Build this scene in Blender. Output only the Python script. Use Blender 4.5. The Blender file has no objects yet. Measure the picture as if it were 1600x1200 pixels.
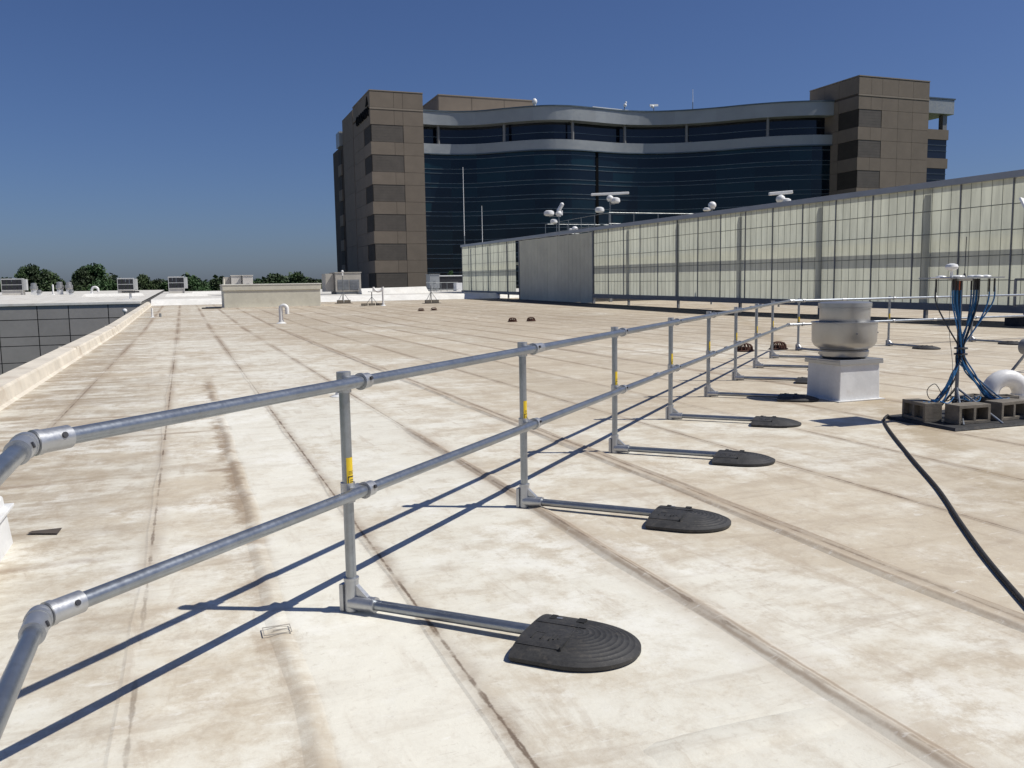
import bpy, math, random
from mathutils import Vector, Matrix
R = math.radians
rnd = random.Random(7)
scene = bpy.context.scene
COL = scene.collection

# ------------------------------------------------------------------ camera
PITCH, ROLL, YAW, EYE = R(6.5066), R(0.93), R(20.66), 1.482
fw = Vector((math.sin(YAW)*math.cos(PITCH), math.cos(YAW)*math.cos(PITCH), -math.sin(PITCH)))
r0 = Vector((math.cos(YAW), -math.sin(YAW), 0)); u0 = r0.cross(fw)
rt = math.cos(ROLL)*r0 - math.sin(ROLL)*u0
up = math.sin(ROLL)*r0 + math.cos(ROLL)*u0
cd = bpy.data.cameras.new('camera'); cam = bpy.data.objects.new('camera', cd); COL.objects.link(cam)
cam.matrix_world = Matrix(((rt.x, up.x, -fw.x, 0), (rt.y, up.y, -fw.y, 0), (rt.z, up.z, -fw.z, EYE), (0, 0, 0, 1)))
cd.sensor_width = 36; cd.lens = 1350/1600*36; cd.clip_start = 0.05; cd.clip_end = 6000
scene.camera = cam

# ------------------------------------------------------------------ sky, sun, exposure
SUN = Vector((0.699, -0.336, 1.067)).normalized()
SUN_EL = math.asin(SUN.z); SUN_ROT = math.atan2(SUN.x, SUN.y)
world = bpy.data.worlds.new("World"); scene.world = world; world.use_nodes = True
wn = world.node_tree
sky = wn.nodes.new('ShaderNodeTexSky'); sky.sky_type = 'NISHITA'; sky.sun_disc = False
sky.sun_elevation = SUN_EL; sky.sun_rotation = SUN_ROT
sky.altitude = 300; sky.air_density = 1.0; sky.dust_density = 1.3; sky.ozone_density = 8.0
tint = wn.nodes.new('ShaderNodeMix'); tint.data_type = 'RGBA'; tint.blend_type = 'MULTIPLY'; tint.inputs[0].default_value = 1.0
tint.inputs[7].default_value = (0.94, 0.97, 1.19, 1)          # camera white balance of the blue
wn.links.new(sky.outputs[0], tint.inputs[6]); wn.links.new(tint.outputs[2], wn.nodes['Background'].inputs[0])
wn.nodes['Background'].inputs[1].default_value = 0.058
sd = bpy.data.lights.new('sun', 'SUN'); sd.energy = 4.5; sd.angle = R(0.5); sd.color = (1, 0.965, 0.885)
so = bpy.data.objects.new('sun', sd); COL.objects.link(so)
so.rotation_euler = SUN.to_track_quat('Z', 'Y').to_euler()
vs = scene.view_settings; vs.view_transform = 'Standard'; vs.look = 'None'; vs.gamma = 1; vs.exposure = 0.0; vs.use_curve_mapping = False

# ------------------------------------------------------------------ materials
def new_mat(name):
    m = bpy.data.materials.new(name); m.use_nodes = True
    return m, m.node_tree, m.node_tree.nodes['Principled BSDF']
class NT:
    """small node-building helper"""
    def __init__(s, nt): s.nt = nt
    def n(s, t, **kw):
        x = s.nt.nodes.new(t)
        for k, v in kw.items(): setattr(x, k, v)
        return x
    def l(s, a, b): s.nt.links.new(a, b)
    def put(s, sock, v):
        if hasattr(v, 'links'): s.l(v, sock)
        else: sock.default_value = v
    def math(s, op, a, b=0.0, c=0.0, clamp=False):
        x = s.n('ShaderNodeMath', operation=op, use_clamp=clamp)
        for i, v in enumerate((a, b, c)): s.put(x.inputs[i], v)
        return x.outputs[0]
    def noise(s, vec, scale, detail=4, rough=0.55, dist=0.0):
        x = s.n('ShaderNodeTexNoise'); s.l(vec, x.inputs['Vector'])
        x.inputs['Scale'].default_value = scale; x.inputs['Detail'].default_value = detail
        x.inputs['Roughness'].default_value = rough; x.inputs['Distortion'].default_value = dist
        return x.outputs['Fac']
    def ramp(s, v, a, b, lo=0.0, hi=1.0):
        x = s.n('ShaderNodeMapRange', interpolation_type='SMOOTHSTEP'); s.put(x.inputs['Value'], v)
        for k, q in (('From Min', a), ('From Max', b), ('To Min', lo), ('To Max', hi)): x.inputs[k].default_value = q
        return x.outputs[0]
    def mix(s, f, a, b):
        x = s.n('ShaderNodeMix', data_type='RGBA'); s.put(x.inputs[0], f)
        for i, v in ((6, a), (7, b)):
            if hasattr(v, 'links'): s.l(v, x.inputs[i])
            else: x.inputs[i].default_value = (*v, 1)
        return x.outputs[2]
    def scale(s, vec, x, y, z):
        m = s.n('ShaderNodeMapping'); s.l(vec, m.inputs[0]); m.inputs['Scale'].default_value = (x, y, z)
        return m.outputs[0]
    def bump(s, h, strength, dist, bsdf):
        b = s.n('ShaderNodeBump'); b.inputs['Strength'].default_value = strength; b.inputs['Distance'].default_value = dist
        s.l(h, b.inputs['Height']); s.l(b.outputs[0], bsdf.inputs['Normal'])
    def pos(s): return s.n('ShaderNodeNewGeometry').outputs['Position']

def plain(name, col, rough=0.6, metal=0.0, var=0.12, sc=3.0, bump=0.0, spec=0.5, rnd_amt=0.0, bsc=None, dirt=None, rv=0.1):
    """base colour broken up by soft grime noise and (optionally) a per-object shift"""
    m, nt, b = new_mat(name); t = NT(nt); P = t.pos()
    f = t.noise(P, sc, 6, 0.6); g = t.noise(P, sc*7, 4, 0.6)
    v = t.math('ADD', t.math('MULTIPLY', f, 0.7), t.math('MULTIPLY', g, 0.3))
    lo = tuple(c*(1-var*1.6) for c in col); hi = tuple(min(1, c*(1+var)) for c in col)
    c = t.mix(t.ramp(v, 0.32, 0.68), lo, hi)
    if dirt:
        c = t.mix(t.math('MULTIPLY', t.ramp(t.noise(P, sc*1.7, 7, 0.65), 0.52, 0.74), dirt[3]), c, dirt[:3])
    if rnd_amt:
        oi = t.n('ShaderNodeObjectInfo').outputs['Random']
        h = t.n('ShaderNodeHueSaturation'); t.l(c, h.inputs['Color'])
        t.l(t.math('MULTIPLY_ADD', oi, rnd_amt*2, 1-rnd_amt), h.inputs['Value']); c = h.outputs[0]
    t.l(c, b.inputs['Base Color'])
    b.inputs['Metallic'].default_value = metal; b.inputs['Specular IOR Level'].default_value = spec
    t.l(t.ramp(g, 0.3, 0.7, max(0.02, rough-rv), min(1, rough+rv)), b.inputs['Roughness'])
    if bump: t.bump(t.noise(P, bsc or sc*12, 5, 0.6), bump, 0.01, b)
    return m

def roof_mat(name, far=False):
    m, nt, b = new_mat(name); t = NT(nt); P = t.pos()
    sep = t.n('ShaderNodeSeparateXYZ'); t.l(P, sep.inputs[0]); X, Y = sep.outputs[0], sep.outputs[1]
    big = t.noise(P, 0.22, 6, 0.62, 0.2); mid = t.noise(P, 1.1, 8, 0.66, 0.1)
    fine = t.noise(P, 7, 8, 0.7); grit = t.noise(P, 60, 4, 0.7)
    strk = t.noise(t.scale(P, 6.0, 0.9, 1), 1.0, 6, 0.65, 0.5)
    strk2 = t.noise(t.scale(P, 0.9, 5.0, 1), 1.0, 6, 0.65, 0.5)
    if far:
        c = t.mix(t.ramp(mid, 0.35, 0.7), (0.69, 0.67, 0.62), (0.50, 0.465, 0.40))
        t.l(c, b.inputs['Base Color']); b.inputs['Roughness'].default_value = 0.7
        return m
    # light and tan grime in several sizes, worked into patches
    mot = t.noise(P, 3.2, 10, 0.78, 0.1); big2 = t.noise(P, 0.55, 7, 0.62, 0.3)
    newer = t.math('MULTIPLY', t.math('MULTIPLY', t.math('MULTIPLY', t.ramp(X, 0.36, 0.42), t.ramp(X, 0.92, 0.98, 1.0, 0.42)), t.ramp(X, 2.08, 2.16, 1.0, 0.0)), t.ramp(Y, 9.0, 15.0, 1.0, 0.25))   # cleaner, newer sheets
    v = t.math('ADD', t.math('MULTIPLY', big, 0.42), t.math('ADD', t.math('MULTIPLY', mid, 0.30), t.math('MULTIPLY', mot, 0.28)))
    v = t.math('ADD', v, t.math('SUBTRACT', t.math('MULTIPLY', t.ramp(X, 1.9, 4.5), 0.070), t.math('MULTIPLY', newer, 0.075)))
    tan = t.ramp(v, 0.44, 0.575)
    c = t.mix(tan, (0.715, 0.685, 0.590), (0.550, 0.482, 0.372))
    dirty = t.math('SUBTRACT', 1.0, t.math('MULTIPLY', newer, 0.55))
    c = t.mix(t.math('MULTIPLY', t.math('MULTIPLY', t.ramp(mot, 0.47, 0.64), 0.28), dirty), c, (0.420, 0.342, 0.255))
    c = t.mix(t.math('MULTIPLY', t.math('MULTIPLY', t.ramp(strk2, 0.52, 0.66), 0.36), dirty), c, (0.385, 0.312, 0.232))
    c = t.mix(t.math('MULTIPLY', t.math('MULTIPLY', t.ramp(strk, 0.56, 0.66), 0.36), dirty), c, (0.400, 0.318, 0.232))
    # scoured pale patches and tide marks left by drying puddles
    pale = t.math('MULTIPLY', t.ramp(t.noise(P, 0.75, 8, 0.70, 0.1), 0.50, 0.59), t.ramp(mot, 0.42, 0.58, 1.0, 0.1))
    c = t.mix(t.math('MULTIPLY', pale, t.ramp(X, 2.0, 3.2, 0.75, 0.32)), c, (0.785, 0.765, 0.690))
    tide = t.ramp(t.math('ABSOLUTE', t.math('SUBTRACT', big2, 0.52)), 0.0, 0.012, 1.0, 0.0)
    tide2 = t.ramp(t.math('ABSOLUTE', t.math('SUBTRACT', big2, 0.46)), 0.0, 0.008, 1.0, 0.0)
    c = t.mix(t.math('MULTIPLY', t.math('MAXIMUM', tide, tide2), t.math('MULTIPLY', t.ramp(mot, 0.40, 0.58, 0.0, 0.20), dirty)), c, (0.360, 0.290, 0.215))
    # silt left where water stands: along the parapet, round the drains and further out
    edge = t.ramp(t.math('ADD', X, t.math('MULTIPLY', t.math('SUBTRACT', mid, 0.5), 3.2)), -1.7, 0.5, 1, 0)
    edge = t.math('MULTIPLY', edge, t.ramp(Y, 3.0, 6.0, 0.15, 1.0))
    silt = t.math('MULTIPLY', edge, t.ramp(strk2, 0.36, 0.58, 0.75, 1.15))
    d1 = t.math('POWER', t.math('ADD', t.math('POWER', t.math('MULTIPLY', t.math('SUBTRACT', X, 14.5), 0.115), 2.0), t.math('POWER', t.math('MULTIPLY', t.math('SUBTRACT', Y, 44.0), 0.036), 2.0)), 0.5)
    pond = t.ramp(t.math('ADD', d1, t.math('MULTIPLY', t.math('SUBTRACT', mid, 0.5), 1.8)), 0.30, 1.30, 1.0, 0)
    farg = t.ramp(t.math('ADD', Y, t.math('MULTIPLY', t.math('SUBTRACT', big, 0.5), 40.0)), 6.0, 36.0, 0.0, 0.80)
    silt = t.math('MAXIMUM', silt, t.math('MAXIMUM', pond, farg))
    rpatch = t.math('MULTIPLY', t.ramp(X, 2.4, 6.0, 0.05, 0.62), t.ramp(t.noise(P, 0.5, 6, 0.65, 0.3), 0.40, 0.62))
    silt = t.math('MAXIMUM', silt, rpatch)
    wide = t.noise(t.scale(P, 0.22, 1.6, 1), 1.0, 7, 0.70, 0.3)
    silt = t.math('MULTIPLY', silt, t.ramp(t.math('ADD', t.math('MULTIPLY', mot, 0.4), t.math('MULTIPLY', wide, 0.6)), 0.42, 0.57, 0.22, 1.0))
    c = t.mix(t.math('MULTIPLY', silt, 0.78), c, (0.335, 0.262, 0.180))
    # dirt caught along the laps of the sheets (every 1.19 m), broken up and different on each lap
    Xs = t.math('MULTIPLY_ADD', X, 1/1.19, (0.25+1.19*20)/1.19)
    fr = t.math('FRACT', Xs); lapid = t.math('ROUND', Xs)
    ds = t.math('MULTIPLY', t.math('MINIMUM', fr, t.math('SUBTRACT', 1.0, fr)), 1.19)
    cv = t.n('ShaderNodeCombineXYZ'); t.l(t.math('MULTIPLY', lapid, 7.31), cv.inputs[0]); t.l(t.math('MULTIPLY', Y, 0.22), cv.inputs[1])
    lapn = t.noise(cv.outputs[0], 1.0, 5, 0.6)
    dw = t.math('ADD', ds, t.math('MULTIPLY', t.math('SUBTRACT', mot, 0.5), 0.34))
    lap = t.math('MULTIPLY', t.ramp(t.math('SUBTRACT', dw, t.ramp(Y, 8.0, 30.0, 0.0, 0.05)), -0.03, 0.085, 1, 0), t.ramp(lapn, 0.38, 0.58, 0.10, 1.0))
    c = t.mix(t.math('MULTIPLY', lap, 0.78), c, (0.295, 0.220, 0.152))
    line = t.math('MULTIPLY', t.ramp(t.math('ABSOLUTE', t.math('ADD', ds, t.math('MULTIPLY', t.math('SUBTRACT', fine, 0.5), 0.045))), 0.002, 0.011, 1, 0), t.ramp(t.noise(P, 2.2, 6, 0.65), 0.40, 0.52, 0.05, 1.0))
    c = t.mix(t.math('MULTIPLY', line, t.ramp(lapn, 0.34, 0.56, 0.25, 0.9)), c, (0.150, 0.108, 0.076))
    # end laps across the sheets at left
    wob = t.math('MULTIPLY', t.math('SUBTRACT', mot, 0.5), 0.22); ym = None
    for yk in (5.2, 7.45, 9.6, 11.2, 14.7, 17.4, 20.0, 24.0, 28.5, 34.0, 41.0):
        q = t.math('ABSOLUTE', t.math('ADD', t.math('SUBTRACT', Y, yk), wob)); ym = q if ym is None else t.math('MINIMUM', ym, q)
    endl = t.math('MULTIPLY', t.math('MULTIPLY', t.ramp(ym, 0.005, 0.085, 1, 0), t.ramp(X, 0.25, 0.45, 1.0, 0.12)), t.ramp(mid, 0.40, 0.58, 0.1, 1.0))
    c = t.mix(t.math('MULTIPLY', endl, 0.70), c, (0.290, 0.215, 0.150))
    st = t.math('ABSOLUTE', t.math('ADD', t.math('SUBTRACT', X, 0.30), t.math('MULTIPLY', t.math('SUBTRACT', mot, 0.5), 0.36)))
    stripe = t.math('MULTIPLY', t.ramp(st, 0.005, 0.11, 1, 0), t.ramp(mid, 0.40, 0.56, 0.10, 1.0))
    stripe = t.math('MULTIPLY', t.math('MULTIPLY', stripe, t.ramp(Y, 14.0, 16.0, 1.0, 0.0)), t.ramp(Y, 3.5, 6.5, 0.45, 1.0))
    c = t.mix(t.math('MULTIPLY', stripe, 0.78), c, (0.255, 0.180, 0.115))
    # twin ridges of the cover strips hold dirt in two fine broken lines
    for xk, off_, y1_ in ((3.30, 0.062, 30.0), (8.10, 0.062, 44.0), (2.13, 0.028, 9.0)):
        dx = t.math('ADD', t.math('SUBTRACT', X, xk), t.math('MULTIPLY', t.math('SUBTRACT', fine, 0.5), 0.035))
        tw = t.math('ABSOLUTE', t.math('SUBTRACT', t.math('ABSOLUTE', dx), off_))
        tl = t.math('MULTIPLY', t.ramp(tw, 0.003, 0.020, 1, 0), t.math('MULTIPLY', t.ramp(t.noise(P, 1.6, 6, 0.65), 0.38, 0.56, 0.15, 1.0), t.ramp(Y, y1_-0.5, y1_, 1.0, 0.0)))
        c = t.mix(t.math('MULTIPLY', tl, 0.72), c, (0.270, 0.205, 0.148))
        wd_ = t.math('MULTIPLY', t.ramp(t.math('ADD', t.math('ABSOLUTE', dx), t.math('MULTIPLY', t.math('SUBTRACT', mot, 0.5), 0.30)), 0.02, 0.20, 1, 0), t.ramp(Y, y1_-0.5, y1_, 0.34, 0.0))
        c = t.mix(wd_, c, (0.380, 0.300, 0.220))
    # a rusty run-off trail under the hose, specks and scuffs
    tr_ = t.math('ABSOLUTE', t.math('ADD', t.math('SUBTRACT', t.math('SUBTRACT', X, t.math('MULTIPLY', Y, 0.62)), 2.75), t.math('MULTIPLY', t.math('SUBTRACT', mot, 0.5), 1.3)))
    trail = t.math('MULTIPLY', t.ramp(tr_, 0.02, 0.36, 1, 0), t.math('MULTIPLY', t.ramp(mid, 0.40, 0.56), t.ramp(X, 3.6, 4.6)))
    c = t.mix(t.math('MULTIPLY', trail, 0.65), c, (0.36, 0.285, 0.185))
    c = t.mix(t.math('MULTIPLY', t.ramp(grit, 0.62, 0.80), 0.30), c, (0.330, 0.270, 0.210))
    sc = t.noise(t.scale(P, 2.0, 7.0, 1), 3.2, 8, 0.74, 0.5)
    c = t.mix(t.math('MULTIPLY', t.ramp(sc, 0.585, 0.66), 0.36), c, (0.800, 0.785, 0.730))
    sc2 = t.noise(t.scale(P, 6.0, 2.0, 1), 2.0, 8, 0.74, 0.4)
    c = t.mix(t.math('MULTIPLY', t.ramp(sc2, 0.60, 0.70), 0.32), c, (0.360, 0.290, 0.215))
    speck = t.noise(P, 24, 6, 0.75)
    c = t.mix(t.math('MULTIPLY', t.ramp(speck, 0.56, 0.70), 0.30), c, (0.330, 0.265, 0.195))
    c = t.mix(t.math('MULTIPLY', t.ramp(speck, 0.42, 0.30), 0.24), c, (0.800, 0.785, 0.725))
    # scuffs and scratches dragged in several directions
    for ang, sx, sy, sc_, col_, k_ in ((0.7, 1.2, 26, 1.6, (0.810, 0.795, 0.740), 0.5), (-0.45, 1.6, 40, 1.3, (0.810, 0.795, 0.740), 0.45), (1.35, 2.2, 48, 1.1, (0.300, 0.235, 0.170), 0.45), (0.1, 1.4, 60, 1.2, (0.300, 0.235, 0.170), 0.40)):
        rot = t.n('ShaderNodeMapping'); t.l(P, rot.inputs[0]); rot.inputs['Rotation'].default_value = (0, 0, ang); rot.inputs['Scale'].default_value = (sx, sy, 1)
        c = t.mix(t.math('MULTIPLY', t.ramp(t.noise(rot.outputs[0], sc_, 5, 0.65, 0.6), 0.66, 0.74), k_), c, col_)
    oi = t.n('ShaderNodeObjectInfo').outputs['Random']
    h = t.n('ShaderNodeHueSaturation'); t.l(c, h.inputs['Color']); t.l(t.math('MULTIPLY_ADD', oi, 0.10, 0.93), h.inputs['Value'])
    t.l(h.outputs[0], b.inputs['Base Color'])
    t.l(t.ramp(fine, 0.3, 0.7, 0.62, 0.86), b.inputs['Roughness']); b.inputs['Specular IOR Level'].default_value = 0.3
    hh = t.math('ADD', t.math('MULTIPLY', mid, 1.0), t.math('ADD', t.math('MULTIPLY', fine, 0.35), t.math('MULTIPLY', grit, 0.05)))
    t.bump(hh, 0.30, 0.03, b)
    return m

def leaf_mat(name, col):
    m, nt, b = new_mat(name); t = NT(nt); P = t.pos()
    oi = t.n('ShaderNodeObjectInfo').outputs['Random']
    c = t.mix(t.ramp(t.noise(P, 0.35, 4), 0.35, 0.65), tuple(x*0.55 for x in col), tuple(x*1.35 for x in col))
    h = t.n('ShaderNodeHueSaturation'); t.l(c, h.inputs['Color'])
    t.l(t.math('MULTIPLY_ADD', oi, 0.04, 0.48), h.inputs['Hue']); t.l(t.math('MULTIPLY_ADD', oi, 0.4, 0.8), h.inputs['Value'])
    t.l(h.outputs[0], b.inputs['Base Color']); b.inputs['Roughness'].default_value = 0.7
    return m

def translucent_mat(name, col):
    m, nt, b = new_mat(name); t = NT(nt); P = t.pos()
    nt.nodes.remove(b); out = nt.nodes['Material Output']
    oi = t.n('ShaderNodeObjectInfo').outputs['Random']
    c = t.mix(t.ramp(t.noise(t.scale(P, 1, 2.6, 0.35), 1.0, 7, 0.65), 0.32, 0.68), tuple(x*0.82 for x in col), tuple(x*1.07 for x in col))
    h = t.n('ShaderNodeHueSaturation'); t.l(c, h.inputs['Color']); t.l(t.math('MULTIPLY_ADD', oi, 0.16, 0.92), h.inputs['Value'])
    d = t.n('ShaderNodeBsdfDiffuse'); tr = t.n('ShaderNodeBsdfTranslucent'); g = t.n('ShaderNodeBsdfGlossy')
    t.l(h.outputs[0], d.inputs[0]); t.l(h.outputs[0], tr.inputs[0]); g.inputs['Roughness'].default_value = 0.35
    m1 = t.n('ShaderNodeMixShader'); m1.inputs[0].default_value = 0.46; t.l(d.outputs[0], m1.inputs[1]); t.l(tr.outputs[0], m1.inputs[2])
    m2 = t.n('ShaderNodeMixShader'); m2.inputs[0].default_value = 0.04; t.l(m1.outputs[0], m2.inputs[1]); t.l(g.outputs[0], m2.inputs[2])
    t.l(m2.outputs[0], out.inputs[0])
    return m

def glass_mat(name, c0, c1, rough=0.06, spec=0.5):
    m, nt, b = new_mat(name); t = NT(nt); P = t.pos()
    oi = t.n('ShaderNodeObjectInfo').outputs['Random']
    f = t.math('ADD', t.math('MULTIPLY', oi, 0.6), t.math('MULTIPLY', t.noise(P, 0.12, 3), 0.4))
    t.l(t.mix(t.ramp(f, 0.2, 0.8), c0, c1), b.inputs['Base Color'])
    b.inputs['Roughness'].default_value = rough; b.inputs['Specular IOR Level'].default_value = spec
    t.bump(t.noise(P, 0.35, 3), 0.10, 0.06, b)
    return m

M = dict(
    roof=roof_mat('roof_membrane'), far_roof=roof_mat('clean_membrane', True),
    parapet=plain('parapet_membrane', (0.66, 0.60, 0.50), 0.7, var=0.10, sc=0.9, bump=0.15, dirt=(0.40, 0.31, 0.22, 0.6)),
    white_mem=plain('white_membrane', (0.74, 0.72, 0.67), 0.65, var=0.08, sc=0.8, dirt=(0.45, 0.38, 0.30, 0.35)),
    galv=plain('galvanised_steel', (0.32, 0.345, 0.375), 0.33, 0.82, var=0.09, sc=7, rv=0.04, dirt=(0.24, 0.235, 0.225, 0.35)),
    fitting=plain('cast_fitting', (0.47, 0.48, 0.495), 0.40, 0.75, var=0.06, sc=12, bump=0.03, bsc=160, rv=0.04),
    dark_screw=plain('dark_screw', (0.03, 0.03, 0.035), 0.5),
    rubber=plain('recycled_rubber', (0.030, 0.029, 0.028), 0.62, var=0.25, sc=14, bump=0.12, bsc=220, dirt=(0.095, 0.083, 0.068, 0.55), rnd_amt=0.18),
    rubber_slot=plain('rubber_recess', (0.010, 0.010, 0.010), 0.8),
    yellow=plain('yellow_label', (0.72, 0.50, 0.02), 0.5, var=0.06, sc=20),
    ink=plain('black_print', (0.02, 0.02, 0.02), 0.6),
    alum=plain('spun_aluminium', (0.42, 0.42, 0.415), 0.34, 0.72, var=0.05, sc=2, rv=0.02),
    curb=plain('white_curb_membrane', (0.70, 0.70, 0.69), 0.6, var=0.06, sc=4, bump=0.1, bsc=20, dirt=(0.45, 0.40, 0.33, 0.25)),
    beige=plain('beige_metal', (0.60, 0.575, 0.475), 0.55, var=0.06, sc=1.2, dirt=(0.40, 0.36, 0.28, 0.3)),
    beige_top=plain('pale_coping', (0.70, 0.69, 0.62), 0.5, var=0.05, sc=1.2),
    hvac=plain('hvac_tan', (0.42, 0.39, 0.34), 0.6, var=0.08, sc=1.5),
    hvac_pale=plain('hvac_pale', (0.58, 0.55, 0.50), 0.6, var=0.06, sc=1.5),
    coil=plain('dark_coil', (0.022, 0.022, 0.027), 0.5, var=0.3, sc=6),
    unit=plain('unit_casing', (0.55, 0.55, 0.54), 0.5, 0.1, var=0.08, sc=2),
    white=plain('white_plastic', (0.78, 0.78, 0.77), 0.4, var=0.04, sc=5),
    pvc=plain('white_pvc', (0.78, 0.77, 0.75), 0.38, var=0.05, sc=6, dirt=(0.5, 0.45, 0.38, 0.25)),
    black=plain('black_rubber_mat', (0.030, 0.030, 0.032), 0.75, var=0.3, sc=8, bump=0.2, dirt=(0.12, 0.10, 0.08, 0.4)),
    hose=plain('black_hose', (0.018, 0.017, 0.017), 0.72, var=0.2, sc=20, dirt=(0.09, 0.075, 0.06, 0.5)),
    concrete=plain('concrete_block', (0.18, 0.158, 0.128), 0.9, var=0.18, sc=12, bump=0.5, bsc=120),
    blue=plain('blue_cable', (0.018, 0.13, 0.31), 0.45, var=0.3, sc=14, rnd_amt=0.45),
    dark_cable=plain('dark_cable', (0.02, 0.028, 0.045), 0.5, var=0.2, sc=14, rnd_amt=0.3),
    orange=plain('orange_tape', (0.45, 0.10, 0.04), 0.6),
    rust=plain('rusty_iron', (0.085, 0.034, 0.020), 0.85, var=0.35, sc=18, bump=0.4, bsc=90),
    stone=plain('brown_precast', (0.178, 0.144, 0.112), 0.8, var=0.06, sc=0.6, bump=0.1, bsc=9, rnd_amt=0.05),
    stone_joint=plain('dark_joint_brown', (0.075, 0.060, 0.048), 0.9),  # dark brown of the backing and the gaps between panels
    trim=plain('pale_precast_trim', (0.24, 0.20, 0.16), 0.8, var=0.05, sc=0.8),
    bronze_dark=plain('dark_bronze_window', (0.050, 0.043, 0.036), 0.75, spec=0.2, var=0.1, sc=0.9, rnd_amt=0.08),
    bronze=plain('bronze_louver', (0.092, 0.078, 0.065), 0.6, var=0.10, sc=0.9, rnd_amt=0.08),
    silver=plain('silver_panel', (0.33, 0.345, 0.35), 0.45, 0.3, var=0.05, sc=0.4, rnd_amt=0.06),
    glass=glass_mat('dark_teal_glass', (0.002, 0.006, 0.013), (0.004, 0.022, 0.032), 0.05, 0.45),
    glass_dark=glass_mat('navy_glass', (0.004, 0.005, 0.011), (0.008, 0.011, 0.022)),
    mullion=plain('mullion', (0.12, 0.15, 0.17), 0.40, 0.5, var=0.15, sc=0.3),
    column=plain('column_metal', (0.22, 0.215, 0.21), 0.5, 0.2, var=0.05, sc=1),
    sign=plain('dark_sign', (0.008, 0.008, 0.009), 0.9, spec=0.05),
    kal=translucent_mat('translucent_panel', (0.68, 0.695, 0.575)),
    grid=plain('panel_grid', (0.22, 0.23, 0.195), 0.6, 0.1, var=0.1),
    frame=plain('grey_frame', (0.20, 0.21, 0.225), 0.5, 0.2, var=0.08, sc=1.0),
    door=plain('grey_infill', (0.60, 0.59, 0.475), 0.6, 0.0, var=0.06, sc=0.9, rnd_amt=0.06),
    coping=plain('grey_coping', (0.34, 0.36, 0.39), 0.42, 0.3, var=0.06, sc=1.0),
    steel=plain('painted_steel', (0.22, 0.23, 0.24), 0.55, 0.1),
    rail_dim=plain('grey_pipe_rail', (0.24, 0.255, 0.26), 0.45, 0.5),
    wing=plain('grey_metal_panel', (0.345, 0.325, 0.305), 0.5, 0.1, var=0.05, sc=0.6, rnd_amt=0.05),
    wing_joint=plain('panel_joint', (0.11, 0.107, 0.104), 0.8),
    leaf=leaf_mat('leaves', (0.040, 0.075, 0.022)), bark=plain('bark', (0.10, 0.07, 0.05), 0.9, var=0.2, sc=4, bump=0.4),
    grass=plain('grass_ground', (0.07, 0.095, 0.035), 0.9, var=0.3, sc=0.05),
    asphalt=plain('asphalt', (0.05, 0.05, 0.052), 0.9, var=0.15, sc=1.0),
)

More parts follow.
